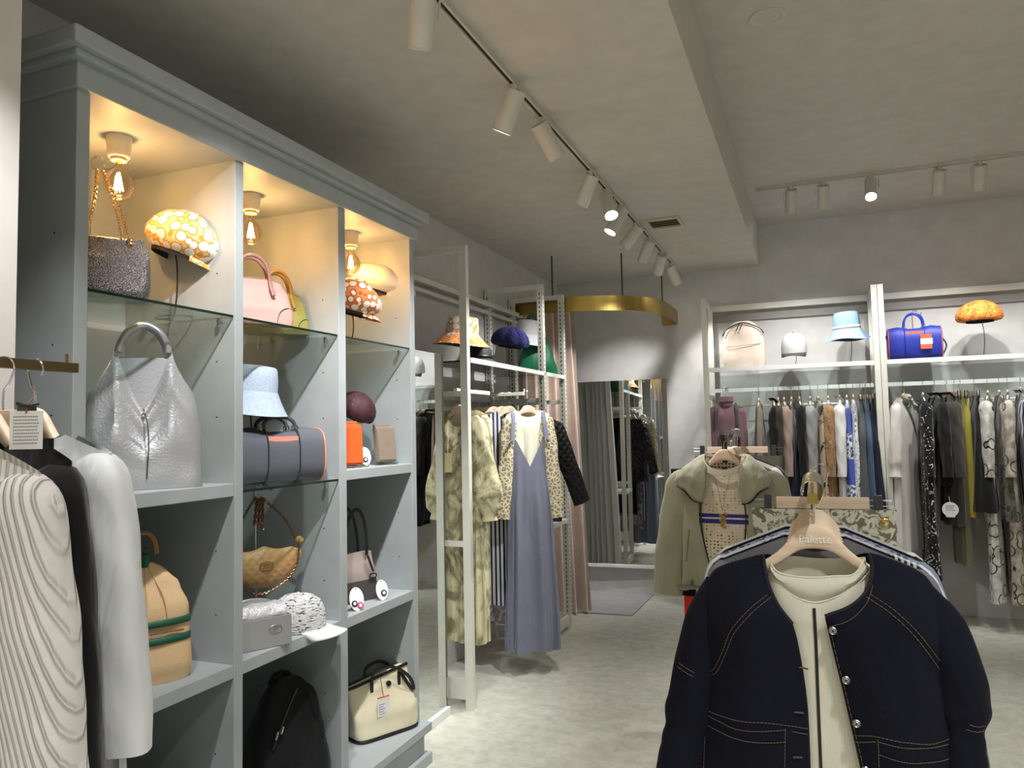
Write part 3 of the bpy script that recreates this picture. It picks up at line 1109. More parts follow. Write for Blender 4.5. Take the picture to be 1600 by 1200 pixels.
def duffel(p, label, m, trim, accent, L, R, H, rz, name='duffel_bag', handle_h=.07, strap=True, tagm=None):
    """barrel bag, axis along x, front facing -y"""
    t = thing(name, label, 'bag', p, rz)
    rs = []
    for k, x in enumerate([-1, -1, -.985, -.94, -.6, -.2, .2, .6, .94, .985, 1, 1]):
        s_ = 0.02 if k in (0, 11) else (.93 if k in (1, 10) else (.98 if k in (2, 9) else 1.0))
        r_ = []
        for q in range(40):
            a = 2 * PI * q / 40
            y = R * sgnpow(math.cos(a), .72) * s_
            z = H / 2 + H / 2 * sgnpow(math.sin(a), .72) * s_
            z = z - .012 * max(0, math.sin(a)) * math.cos(x * 4) * (1 if abs(x) < .9 else 0)
            r_.append(V(x * L, y, z))
        rs.append(r_)
    G().rings(rs).build('body', m, t, angle=60)
    for s_ in (-1, 1):
        pts = [V(s_ * L * .965, R * 1.01 * sgnpow(math.cos(a), .72), H / 2 + H / 2 * 1.01 * sgnpow(math.sin(a), .72)) for a in [2 * PI * q / 40 for q in range(40)]]
        G().tube(pts, .0028, 6, closed=True, up=(1, 0, 0.1)).build('piping', accent, t)
        for y_ in (-1, 1):
            pts = [V(s_ * L * .36, y_ * R * 1.01 * sgnpow(math.cos(a), .72), H / 2 + H / 2 * 1.01 * sgnpow(math.sin(a), .72)) for a in [-1.3 + 2.6 * q / 16 for q in range(17)]]
            G().tube(pts, .009, 8, flat=.18, up=(1, 0, 0)).build('side_strap', trim, t)
            ring(G(), (s_ * L * .36, y_ * R * .45, H * 1.02), .011, .003).build('handle_ring', STEEL, t)
    for y in (-R * .45, R * .45):
        g = G()
        arc_handle(g, -L * .36, L * .36, H * 1.03, handle_h, .0075, y=y, sq=.8)
        g.build('handle', trim, t)
    # long narrow name patch
    pts = [(-.055, .012), (.055, .012), (.055, -.002), (.028, -.004), (.022, -.013), (-.022, -.013), (-.028, -.004), (-.055, -.002)]
    k = L / .16
    zz = H * .80
    G().prism([(a * k, zz + b * k) for a, b in pts], -R * .86 - .004, -R * .80, 'xz').build('name_patch', accent, t)
    return t


p = V(-1.85, at(430, 752, x=-1.85)[1], 1.324)
greyc = mat('charcoal_nylon', (92, 94, 104), .8, bump=(lambda N: N.wave(N.coord(), 120, 'Z'), .2, .002))
coral = mat('coral_leather', (238, 150, 130), .5)
duffel(p, 'charcoal duffel bag with coral piping on the lower glass shelf', greyc, mat('charcoal_strap', (70, 72, 78), .6), coral, .165, .085, .195, math.radians(62), handle_h=.04)

# crescent bag hanging from a stand
p = at(412, 925, x=-1.90)
t = thing('crescent_bag', 'tan quilted crescent bag with beaded chain, hanging from a metal stand', 'handbag', (p[0], p[1], p[2]), math.radians(58))
tanq = mat('tan_quilted', (172, 134, 88), .5, bump=(lambda N: N.math('MAXIMUM', N.wave(N.coord((1, 1, 1), (0, .78, 0)), 13, 'X'), N.wave(N.coord((1, 1, 1), (0, -.78, 0)), 13, 'X')), .3, .005))
rows = []
rs = []
for i in range(29):
    a = -1.25 + 2.5 * i / 28
    R0, th = .135, .064 * math.cos(a / 1.28 * PI / 2) ** .6 + .012
    c = V(R0 * math.sin(a), 0, .195 - R0 * math.cos(a) * .9 - .01)
    nrm = V(math.sin(a), 0, -math.cos(a))
    r_ = []
    for q in range(20):
        b = 2 * PI * q / 20
        r_.append(c + nrm * th * (math.cos(b) - .35) + V(0, .032 * math.sin(b) * (.4 + .6 * math.cos(a / 1.28 * PI / 2)), 0))
    rs.append(r_)
G().rings(rs).build('body', tanq, t)
g = G()
chain(g, [(-.128, 0, .17), (-.08, .01, .26), (-.02, .03, .345)], .012, .0018)
chain(g, [(.128, 0, .17), (.08, .01, .26), (.0, .03, .345)], .012, .0018)
for k in range(3):
    chain(g, [(-.02 + .01 * k, .02, .34), (-.03 + .014 * k, .01, .25 - .01 * k), (-.015 + .01 * k, .02, .34)], .012, .0018)
chain(g, [(.128, -.02, .17), (.11, -.03, .08), (.05, -.03, .02), (-.02, -.03, .0), (-.09, -.03, .03)], .010, .0016)
g.build('chain_strap', mat('bronze_chain', (150, 118, 84), .3, .9), t)
G().sphere((.135, 0, .175), .016, 12, 8).build('leather_ball', tanq, t)
em = G()
pts = [(.025 * math.cos(a) , .10 + .013 * sgnpow(math.sin(a), .7)) for a in [2 * PI * k / 20 for k in range(20)]]
emb = thing
G().tube([(x, -.036, z) for x, z in pts], .0018, 6, closed=True, up=(0, 1, 0)).build('emblem_frame', GOLDCHAIN, t)
text('FF', .022, GOLDCHAIN, t, (0, -.0365, .092), name='emblem_letters', extrude=.001)
bag_stand((p[0] - .02, p[1] + .0, .782), .56, 'steel hooked stand holding the tan crescent bag', math.radians(60))

# silver box bag
p = V(-1.80, at(395, 1003, x=-1.80)[1], .782)
silv2 = mat('silver_box_leather', (176, 178, 182), .35, .6, bump=(lambda N: N.noise(N.coord(), 60, 4), .2, .004))
t = thing('silver_box_bag', 'silver metallic box-shaped handbag with a wide top handle and paper stuffing', 'handbag', p, math.radians(62))
g = G()
W_, D_, H_ = .115, .055, .10
g.box((-W_, -D_, 0), (W_, -D_ + .005, H_)).box((-W_, D_ - .005, 0), (W_, D_, H_ + .01)).box((-W_, -D_ + .005, 0), (-W_ + .005, D_ - .005, H_)).box((W_ - .005, -D_ + .005, 0), (W_, D_ - .005, H_)).box((-W_ + .005, -D_ + .005, 0), (W_ - .005, D_ - .005, .005))
g.build('box_body', silv2, t, smooth=False, bevel=.004)
rs = []
for i in range(9):
    x = -W_ * .9 + 2 * W_ * .9 * i / 8
    rs.append([V(x, D_ * .75 * math.cos(2 * PI * k / 20), .10 + .04 * math.sin(2 * PI * k / 20) + .006 * math.sin(i * 2.3 + k)) for k in range(20)])
G().rings(rs).build('paper_stuffing', mat('crinkled_tissue', (205, 205, 210), .4, .2, bump=(lambda N: N.noise(N.coord(), 50, 5), 1.0, .01)), t)
g = G()
arc_handle(g, -W_ * .95, W_ * .95, H_ * .7, .075, .012, y=.02, flat=.3)
g.build('top_handle', silv2, t)
pts = [(.5 * W_ + .022 * math.cos(a), .06 + .012 * sgnpow(math.sin(a), .7)) for a in [2 * PI * k / 20 for k in range(20)]]
G().tube([(x, -D_ - .002, z) for x, z in pts], .002, 6, closed=True, up=(0, 1, 0)).build('emblem_frame', STEEL, t)
text('FF', .02, STEEL, t, (.5 * W_, -D_ - .002, .053), name='emblem_letters', extrude=.001)

# tweed cap
p = V(-1.80, at(466, 990, x=-1.80)[1], .784)
tweed = mat('black_white_tweed', (220, 220, 220), .95, pat=lambda N: N.ramp(N.noise(N.coord((1, 1, 5.0)), 42, 4, .65), [(.0, (20, 20, 22)), (.40, (40, 40, 42)), (.46, (215, 215, 215)), (1, (242, 242, 242))]), bump=(lambda N: N.noise(N.coord((1, 1, 2)), 160, 3), 1.0, .006))
ball_cap(p, 'white and black tweed baseball cap with a white peak', tweed, mat('white_peak', (235, 235, 238), .6), R=.092, rz=math.radians(112), H=.125, pk=.08)

# black backpack
p = V(-1.86, at(445, 1195, x=-1.86)[1] + .01, .181)
blk = cloth('black_nylon', (14, 16, 20), .75, sheen=.1)
t = thing('black_backpack', 'slouching black nylon backpack with a diagonal silver zip', 'backpack', p, math.radians(62))
loft_bag(.165, .09, .42, w=[(0, .98), (.15, 1.0), (.5, .86), (.8, .62), (.94, .42), (1, .2)], d=[(0, .9), (.2, 1.0), (.6, .75), (.9, .45), (1, .2)], e=.65, nz=24, fold=.008, seed=3).build('body', blk, t)
G().tube([(-.085, -.078, .20), (-.055, -.076, .27), (-.01, -.062, .345), (.02, -.05, .385)], .006, 8, smooth=16, flat=.6).build('zip_track', mat('dark_zip', (40, 42, 46), .4), t)
g = G().tube([(-.075, -.082, .235), (-.068, -.084, .262)], .005, 8)
g.tube([(-.055, -.082, .25), (-.048, -.084, .275)], .005, 8)
g.build('zip_pullers', CHROME, t)
g = G()
arc_handle(g, -.055, .02, .40, .035, .010, y=.01, flat=.5)
g.build('grab_handle', blk, t)
G().tube([(.03, -.03, .40), (.075, -.05, .36), (.095, -.06, .27)], .014, 8, smooth=12, flat=.4, up=(0, 1, 0)).build('shoulder_strap', blk, t)

# ---- bay 3
p = at(552, 470, x=-1.86)
newsboy((p[0], p[1] - .015, p[2] - .05), 'orange and white circle-print newsboy cap half hidden by the divider', mat('circle_print_rust', (200, 100, 30), .8, pat=orange_circles((214, 140, 80), (196, 92, 26), (242, 236, 222), 30)), W=.115, D=.11, H=.15, rz=math.radians(42), tilt=(.1, .22))
hat_stand((p[0], p[1] - .02, 1.888), p[2] - .05 - 1.888 + .01, 'black wire stand under the orange circle-print newsboy cap', R=.055)
p = at(590, 448, x=-1.92)
newsboy((p[0], p[1], p[2] - .03), 'plain white newsboy cap in the upper part of the farthest bay', mat('white_cap_cloth', (238, 232, 222), .7), W=.165, D=.13, H=.135, rz=math.radians(30), tilt=(.0, .28))
hat_stand((p[0] - .01, p[1], 1.888), p[2] - .03 - 1.888 + .01, 'black curved wire stand under the plain white newsboy cap', R=.06)
p = at(551, 632, x=-1.90)
beret((p[0], p[1], p[2] - .05), 'dark burgundy patterned beret behind the orange pouch', mat('burgundy_print', (70, 22, 34), .7, pat=lambda N: N.ramp(N.voro(N.coord((1, 1, 1)), 55, 'F1'), [(0, (120, 70, 70)), (.22, (60, 16, 28)), (1, (48, 12, 24))])), W=.09, D=.09, H=.11, rz=.4, tilt=(.1, .5), ribs=8, amp=.02)
hat_stand((p[0], p[1], 1.355), p[2] - .05 - 1.355 + .01, 'black wire stand under the dark burgundy beret', R=.05)


def phone_pouch(p, label, m, W, H, rz, tilt=0.0):
    t = thing('phone_pouch', label, 'phone pouch', p, rz)
    t.rotation_euler = (tilt, 0, rz)
    G().box((-W / 2, -.012, 0), (W / 2, .018, H * .92)).build('pouch_body', m, t, smooth=False, bevel=.006)
    G().box((-W * .46, .002, H * .80), (W * .40, .018, H)).build('inner_pocket', m, t, smooth=False, bevel=.004)
    G().box((-W * .47, -.016, .008), (W * .47, -.011, H * .86)).build('front_pocket', m, t, smooth=False, bevel=.002)
    G().tube([(W / 2 + .001, .008, H * .1), (W / 2 + .001, .008, H * .85)], .002, 6).build('zip', STEEL, t)
    return t


p = V(-1.80, at(551, 733, x=-1.80)[1], 1.357)
phone_pouch(p + V(0, -.005, .008), 'orange leather phone pouch partly hidden by the divider', leather('orange_leather', (226, 92, 36), .45), .105, .185, math.radians(70), -.08)
p = V(-1.80, at(604, 724, x=-1.80)[1], 1.357)
ph = phone_pouch(p + V(0, 0, .008), 'taupe leather phone pouch with a white tag, at the end of its shelf', leather('taupe_leather', (136, 122, 108), .45), .10, .175, math.radians(70), -.14)
for nm, pp in (('orange', at(556, 735, x=-1.79)), ('taupe', at(604, 726, x=-1.79))):
    st = thing('acrylic_stand', 'small clear acrylic stand under the %s phone pouch' % nm, 'display stand', (-1.80, pp[1], 1.3545), math.radians(70))
    G().box((-.055, -.03, 0), (.055, .03, .004)).build('plate', GLASS, st, smooth=False)
    G().box((-.055, -.03, .004), (.055, -.027, .012)).build('lip', GLASS, st, smooth=False)


def oval_card(p, label, W, H, rz, tilt, marks=()):
    t = thing('badge_card', label, 'tag', p, rz, 'white oval cards on the shelves')
    t.rotation_euler = (0, 0, rz)
    sn, cs = math.sin(tilt), math.cos(tilt)
    def P(x, z, d=0):
        return V(x, z * sn - d * cs, z * cs + d * sn)
    n = 28
    o1 = [P(W / 2 * math.cos(a), H / 2 + H / 2 * math.sin(a)) for a in [2 * PI * k / n for k in range(n)]]
    o2 = [q + V(0, .0012, 0) for q in o1]
    g = G()
    g.add(o1 + o2, [tuple(range(n)), tuple(range(2 * n - 1, n - 1, -1))] + [(i, i + n, (i + 1) % n + n, (i + 1) % n) for i in range(n)])
    g.build('card', PAPER, t, smooth=False)
    G().add([P(-W * .12, H * .7), P(W * .12, H * .7), V(W * .15, H * .55, 0), V(-W * .15, H * .55, 0)], [(0, 1, 2, 3)]).build('easel_back', PAPER, t, smooth=False, solid=.001)
    for (x, z, r_, m_) in marks:
        G().tube([P(x, z, .0005), P(x, z, .004)], r_, 20, up=(1, 0, 0)).build('badge', m_, t)
        G().tube([P(x, z, .004), P(x, z, .005)], r_ * .55, 16, up=(1, 0, 0)).build('badge_centre', PAPER, t)
    G().tube([P(0, H * .93, .0003), P(0, H * .93, .0008)], .0025, 8, up=(1, 0, 0)).build('punch_hole', INK, t)
    return t


pinkm = mat('pink_enamel', (214, 60, 110), .4)
for (px, py, z, lab, marks, W, H) in (
        (563, 955, .781, 'white oval card with a black badge and a pink badge', ((-.012, .030, .012, INK), (.012, .020, .013, pinkm)), .052, .078),
        (599, 938, .781, 'white oval card with one black badge, nearer the end of the shelf', ((.006, .030, .013, INK),), .046, .072),
        (572, 727, 1.354, 'white oval card between the orange and the taupe pouch', ((.0, .025, .012, INK),), .05, .07),
        (606, 722, 1.354, 'white oval card leaning before the taupe pouch', ((.004, .022, .010, INK),), .05, .105)):
    q = at(px, py, z=z)
    q = V(max(-2.1, min(-1.74, q[0])), q[1], z + .0005)
    oval_card(q, lab, W * 1.2, H * 1.2, math.radians(58), .28, marks)

# taupe shopper half hidden
p = V(-1.87, at(549, 940, x=-1.87)[1], .782)
t = thing('taupe_tote', 'taupe tote bag with black handles half hidden by the divider', 'handbag', p, math.radians(70))
loft_bag(.115, .05, .20, w=[(0, 1.05), (1, .88)], d=[(0, 1), (.5, .8), (1, .3)], e=.3).build('body', mat('taupe_two_tone', (158, 144, 138), .5, pat=lambda N: (lambda sep: (N.l(N.coord(), sep.inputs[0]), N.ramp(sep.outputs[2], [(0, (70, 66, 68)), (.085, (158, 144, 138))], True))[1])(N.n('ShaderNodeSeparateXYZ'))), t)
for y in (-.03, .03):
    g = G()
    arc_handle(g, -.06, .06, .19, .20, .008, y=y, flat=.4, lean=y * .3)
    g.build('handle', BLACK, t)
G().tube([(.05, -.05, .19), (.075, -.056, .12)], .012, 8, flat=.3).build('buckle_strap', BLACK, t)
pts = [(.078 + .018 * math.cos(a), .10 + .010 * sgnpow(math.sin(a), .7)) for a in [2 * PI * k / 16 for k in range(16)]]
G().tube([(x, -.05, z) for x, z in pts], .003, 6, closed=True, up=(0, 1, 0)).build('emblem_frame', BLACK, t)

# cream tote with black trim
p = V(-1.83, at(597, 1165, x=-1.83)[1], .181)
cream = mat('cream_canvas', (226, 220, 190), .75, bump=(weave(300), .2, .002))
t = thing('cream_tote', 'cream canvas tote with black trim and handles and a hanging white tag', 'handbag', p, math.radians(64))
W_, D_, H_ = .165, .075, .27
zt = lambda x: .93 + .10 * x
loft_bag(W_, D_, H_, w=[(0, .92), (.15, .97), (1, 1.06)], d=[(0, 1), (.3, .9), (.8, .45), (1, .30)], ztop=zt, e=.35, fold=.006, seed=6, nz=22).build('body', cream, t)
rim = []
base = []
for k in range(48):
    a = 2 * PI * k / 48
    x, y = sgnpow(math.cos(a), .35) * W_, sgnpow(math.sin(a), .35) * D_
    rim.append(V(x * 1.06, y * .30, H_ * zt(x / W_ * 1.06) + .001))
    base.append(V(x * .925, y * 1.0, .008))
G().tube(rim, .007, 6, closed=True, flat=1.0, up=(0, 0, 1)).build('top_trim', BLACK, t)
G().tube(base, .0075, 6, closed=True, up=(0, 0, 1)).build('base_trim', BLACK, t)
for y, dz, dx in ((-.028, 0, .0), (.028, .01, .02)):
    G().tube([(-.07, y, .235), (-.055, y * 1.4, .275), (.02, y * 2.0, .285), (.09, y * 2.3, .24 + dz), (.125 + dx, y * 2.2, .19), (.13 + dx, y * 2.0, .16), (.10 + dx, y * 1.8, .20), (.075, y, .26)], .0075, 8, flat=.4, smooth=40, up=(0, 1, 0)).build('handle', BLACK, t)
    for x in (-.07, .07):
        G().box((x - .008, y * .9 - .0 if y > 0 else y * 1.0 - .008, .19), (x + .008, y * 1.1, .25)).build('handle_tab', BLACK, t, smooth=False, bevel=.002)
pts = [(.012 + .016 * math.cos(a) * .7, .212 + .012 * math.sin(a)) for a in [2 * PI * k / 16 for k in range(16)]]
G().prism(pts, -.044, -.036, 'xz').build('emblem', BLACK, t)
tg = G().box((-.062, -.066, .09), (-.002, -.064, .175)).build('hang_tag', PAPER, t, smooth=False)
G().box((-.062, -.0668, .168), (-.002, -.066, .175)).build('orange_edge', mat('orange_print', (240, 130, 50), .6), tg, smooth=False)
g = G()
for k in range(5):
    g.box((-.054, -.0668, .100 + k * .010), (-.054 + .03 - (k % 2) * .008, -.066, .1025 + k * .010))
g.build('printed_lines', mat('grey_print', (150, 150, 155), .6), tg, smooth=False)
G().tube([(-.032, -.065, .172), (-.034, -.055, .22), (-.03, -.04, .245)], .0018, 6, smooth=10).build('tag_cord', mat('brown_cord', (150, 90, 50), .7), t)

# ---- hats and bag on the left wall rack shelf
Z = 1.894
p = at(720, 522, x=-1.93)
bucket_hat((p[0], p[1], at(720, 540, x=-1.93)[2]), 'white and orange circle-print bucket hat above the black hat', mat('circle_print_orange_bucket', (240, 230, 210), .8, pat=orange_circles((232, 220, 200), (214, 150, 50), (238, 234, 228), 22, grad=(2, .04, .10, (206, 120, 50), (220, 150, 100)))), R=.098, H=.10, brim=.075, drop=.07, rz=.4, tilt=(.06, .10))
hat_stand((p[0], p[1], 1.98), at(720, 540, x=-1.93)[2] - 1.98 + .08, 'black wire stand under the circle-print bucket hat', base=False)
q = at(738, 563, x=-1.93)
dk = mat('black_straw', (40, 42, 48), .7)
bucket_hat((q[0], q[1] + .06, Z), 'black hat with wide dark band lying on the wall rack shelf', dk, R=.10, H=.07, brim=.06, drop=.045, rz=.2, band=BLACK)
p = at(806, 545, x=-1.90)
boucle = mat('navy_boucle', (44, 46, 110), .95, bump=(lambda N: N.voro(N.coord(), 120, 'F1'), 1.0, .008))
beret((p[0], p[1] - .12, p[2] + .004), 'blue boucle beret on two wire legs beside the grey bucket hat', boucle, W=.125, D=.12, H=.13, rz=.3, tilt=(.05, .16), ribs=9, amp=.09)
hat_stand((p[0] - .03, p[1] - .12, Z), p[2] - Z + .02, 'black wire stand under the blue boucle beret', base=True, R=.05)
p = at(820, 540, x=-1.97)
bucket_hat((p[0], p[1] + .04, p[2]), 'pale grey denim bucket hat behind the blue beret', mat('grey_denim_hat', (196, 198, 202), .85), R=.095, H=.11, brim=.055, drop=.08, rz=.2, tilt=(.0, .12), wav=.003)
hat_stand((p[0], p[1] + .04, Z), p[2] - Z + .09, 'black wire stand under the pale grey bucket hat', base=True, R=.05)
p = at(850, 575, x=-1.95)
t = thing('green_shopping_bag', 'bright green triangular shopping bag hanging over the end of the wall rack shelf', 'bag', (-1.90, 5.235, Z + .001), math.radians(35))
grn = mat('green_nylon', (16, 110, 74), .5, bump=(wrinkle(10), .3, .01))
loft_bag(.16, .06, .43, w=[(0, 1.0), (.1, .98), (.35, .75), (.7, .42), (1, .16)], d=[(0, .8), (.2, 1), (.7, .5), (1, .2)], e=.6, fold=.006, nz=22).build('body', grn, t)
G().tube([(-.01, 0, .42), (-.03, 0, .46), (-.09, .0, .40), (-.10, 0, .34)], .012, 8, flat=.3, smooth=16, up=(0, 1, 0)).build('handle', grn, t)
bag_stand((-1.98, 5.24, Z), .46, 'curved steel stand behind the green shopping bag', math.radians(35))

# ---- items on the back wall shelves
RY = 6.22
ZS = 1.962
p = at(1163, 572, y=6.42)
crm = mat('cream_nylon', (222, 204, 190), .7, bump=(wrinkle(8), .3, .012))
t = thing('cream_backpack', 'cream rounded backpack with black zip on the back wall shelf', 'backpack', (p[0], 6.44, ZS), 0)
H_ = 75 * mpp((p[0], 6.42, 2.0))
W_ = 33 * mpp((p[0], 6.42, 2.0))
loft_bag(W_, .08, H_ * 1.0, w=[(0, .94), (.15, 1.0), (.55, .96), (.8, .82), (.93, .58), (1, .3)], d=[(0, .9), (.2, 1), (.7, .7), (1, .3)], e=.6, fold=.005, seed=5, nz=22).build('body', crm, t)
G().tube([(-W_ * .93, -.045, H_ * .70), (-W_ * .7, -.05, H_ * .84), (0, -.045, H_ * .955), (W_ * .7, -.05, H_ * .84), (W_ * .93, -.045, H_ * .72)], .005, 6, smooth=24).build('zip', BLACK, t)
g = G()
for x in (-.025, .0):
    g.tube([(x, -.05, H_ * .94), (x - .02, -.078, H_ * .80)], .006, 6, flat=.5)
g.build('zip_pullers', BLACK, t)
G().tube([(-W_ * .8, -.068, H_ * .46), (0, -.082, H_ * .47), (W_ * .8, -.066, H_ * .50)], .0022, 6, smooth=16).build('pocket_seam', mat('seam_taupe', (160, 145, 130), .8), t)
for s_ in (-1, 1):
    G().tube([(s_ * W_ * .5, .05, H_ * .85), (s_ * W_ * .9, .06, H_ * .5), (s_ * W_ * .85, .05, .02)], .014, 6, flat=.3, smooth=12).build('shoulder_strap', mat('grey_strap', (110, 112, 116), .7), t)

p = at(1241, 552, y=6.40)
ball_cap(p + V(0, 0, .0), 'pale grey baseball cap with dark peak on a thin stand', mat('grey_cap_cloth', (206, 204, 206), .8), mat('dark_peak', (66, 66, 70), .8), R=.098, rz=math.radians(-4), H=.165, pk=.05, tilt=(.12, 0))
G().tube([(0, 0, 0), (.004, 0, .02)], .02, 10)
hat_stand((p[0], 6.41, ZS), p[2] - ZS + .03, 'thin black stand under the pale grey baseball cap')
p = at(1325, 530, y=6.40)
blueh = mat('light_denim', (150, 184, 222), .9, pat=lambda N: N.mix(N.noise(N.coord((1, 1, 4)), 70, 3), (120, 158, 205), (176, 204, 232)))
bucket_hat((p[0], p[1], p[2] - .005), 'light blue denim bucket hat with cream band', blueh, R=.098, H=.13, brim=.065, drop=.085, band=mat('cream_band', (226, 220, 200), .8), tilt=(.05, -.05), wav=.008, lining=mat('navy_lining', (50, 60, 82), .9))
hat_stand((p[0] + .01, p[1], ZS), p[2] - ZS + .09, 'thin black stand under the light blue bucket hat')
p = at(1430, 558, y=6.40)
blue = mat('royal_blue_nylon', (26, 44, 150), .55, bump=(wrinkle(12), .15, .006))
d_ = duffel((p[0], 6.42, ZS + .004), 'royal blue duffel bag with orange trim and a price tag', blue, mat('blue_leather', (34, 56, 170), .4), mat('orange_trim', (236, 110, 70), .5), .185, .09, .25, math.radians(-2), handle_h=.10)
tg = G().box((.035, -.100, .075), (.11, -.098, .185)).build('price_tag', mat('tag_orange', (238, 96, 62), .6), d_, smooth=False)
G().box((.035, -.101, .110), (.115, -.0995, .152)).build('price_label', PAPER, tg, smooth=False)
G().tube([(-.175, .02, .20), (-.225, -.02, .14), (-.21, -.03, .01), (-.16, -.05, .005)], .012, 8, flat=.3, smooth=18, up=(0, 1, 0)).build('shoulder_strap', mat('navy_webbing', (20, 24, 50), .7), d_)
G().tube([(.18, .02, .18), (.21, -.03, .10), (.17, -.06, .02), (.10, -.11, .004)], .006, 8, flat=.4, smooth=18, up=(0, 1, 0)).build('shoulder_strap', mat('navy_webbing', (20, 24, 50), .7), d_)
bag_stand((p[0] + .01, 6.50, ZS), .40, 'steel stand behind the royal blue duffel bag')
p = at(1531, 502, y=6.40)
redp = mat('orange_red_print', (230, 90, 40), .8, pat=lambda N: N.ramp(N.noise(N.coord(), 34, 3, .6, 1.5), [(.3, (200, 60, 30)), (.45, (236, 110, 50)), (.52, (244, 186, 70)), (.6, (222, 84, 48)), (.7, (150, 90, 60))]), bump=(lambda N: N.noise(N.coord(), 40, 3), .8, .01))
beret((p[0], p[1], p[2] - .0), 'orange and red patterned puffy beret on a black stand', redp, W=.148, D=.13, H=.15, ribs=7, amp=.09, tilt=(0, -.02), rz=.2)
hat_stand((p[0] + .01, p[1], ZS), p[2] - ZS + .01, 'curved black stand under the orange puffy beret', R=.06)

# ================================================================ CLOTHES
def garment_body(W, L, hem, th, nk=.075, nkd=.07, slope=.42, chest=None, gap=None, folds=(7, .010), seed=1, top=-.115, nu=72, nv=26, dth=None, backtop=-.012, front_cut=None):
    """open-bottomed cloth shell. W half shoulder, hem half hem width, th half thickness; front is -y.
    gap(t): half width of a front opening; front_cut(x)->extra drop of the front top edge"""
    rnd = random.Random(seed)
    if nk < .01:
        nkd = 0
    ph = [rnd.uniform(0, 6.28) for _ in range(6)]
    rows = []
    for j in range(nv + 1):
        t = (j / nv) ** 1.15
        wid = lerp_list([(0, W), (.12, chest or W * .98), (.35, (chest or W) * .5 + hem * .5), (1, hem)], t)
        d = lerp_list(dth, t) if dth else lerp_list([(0, .016), (.15, th * .8 + .004), (.6, th), (1, th * 1.05)], t)
        g_ = gap(t) if gap else 0.0
        p0 = math.asin(min(.98, g_ / wid)) if gap else 0.0
        row = []
        n = nu
        for i in range(n + (1 if gap else 0)):
            a = p0 + (2 * PI - 2 * p0) * i / n
            sx, cy_ = math.sin(a), -math.cos(a)
            x0 = W * sgnpow(sx, .85)
            x = wid * sgnpow(sx, .85)
            y = d * sgnpow(cy_, .8)
            ax = abs(x0)
            if ax < nk:
                f = math.sqrt(max(0, 1 - (ax / nk) ** 2))
                zt = top - (nkd * f if cy_ < 0 else -backtop * f * 0 + .012 * f)
            else:
                zt = top - (ax - nk) * slope
            if front_cut and cy_ < 0:
                zt -= front_cut(x0)
            z = zt * (1 - t) + (top - L) * t
            am = folds[1] * (.15 + t) * min(1, t * 3)
            y += am * math.sin(folds[0] * a + ph[0] + 1.2 * math.sin(3 * t + ph[1])) + am * .5 * math.sin(folds[0] * 2.3 * a + ph[2])
            x += am * .5 * math.sin(folds[0] * 1.4 * a + ph[3])
            z += .004 * math.sin(5 * a + ph[4]) * t
            row.append(V(x, y, z))
        rows.append(row)
    g = G()
    g.grid(rows, closeu=not gap)
    return g


def sleeve_mesh(x0, z0, L, ang, r0, r1, side, bend=.15, puff=None, flat=.5, y=0.0, fwd=0.0, wr=.05, seed=1, cuff=None, n=24, m=36):
    rnd = random.Random(seed)
    ph = [rnd.uniform(0, 6.28) for _ in range(3)]
    P = []
    for i in range(m + 1):
        t = i / m
        a = ang * (1 - bend * 2 * t) if bend else ang
        P.append((t, a))
    z0 += r0 * .62
    L += r0 * .62
    x, z, yy = x0 - r0 * .12, z0, y
    pts = [V(x * side, yy, z)]
    for i in range(1, m + 1):
        a = P[i][1]
        x += L / m * math.sin(a)
        z -= L / m * math.cos(a)
        yy -= fwd * L / m
        pts.append(V(x * side, yy, z))
    rs = []
    for i, p in enumerate(pts):
        t = i / m
        r = lerp_list(puff, t) if puff else r0 + (r1 - r0) * t
        sd_ = t * L / (r0 * 1.15)
        if sd_ < 1:
            r *= math.sqrt(max(.0009, 1 - (1 - sd_) ** 2))
        tg = pts[min(i + 1, m)] - pts[max(i - 1, 0)]
        tg /= np.linalg.norm(tg)
        a1 = V(tg[2], 0, -tg[0])
        a1 /= np.linalg.norm(a1)
        b1 = V(0, 1, 0)
        ring_ = []
        for k in range(n):
            q = 2 * PI * k / n
            rr = r * (1 + wr * math.sin(3 * q + ph[0] + 5 * t) * math.sin(17 * t + ph[1]) + wr * .7 * math.sin(5 * q + ph[2]))
            ring_.append(p + a1 * rr * math.cos(q) + b1 * rr * flat * math.sin(q))
        rs.append(ring_)
    g = G()
    g.grid(rs, True)
    return g


CLOTHES_BAR = {}


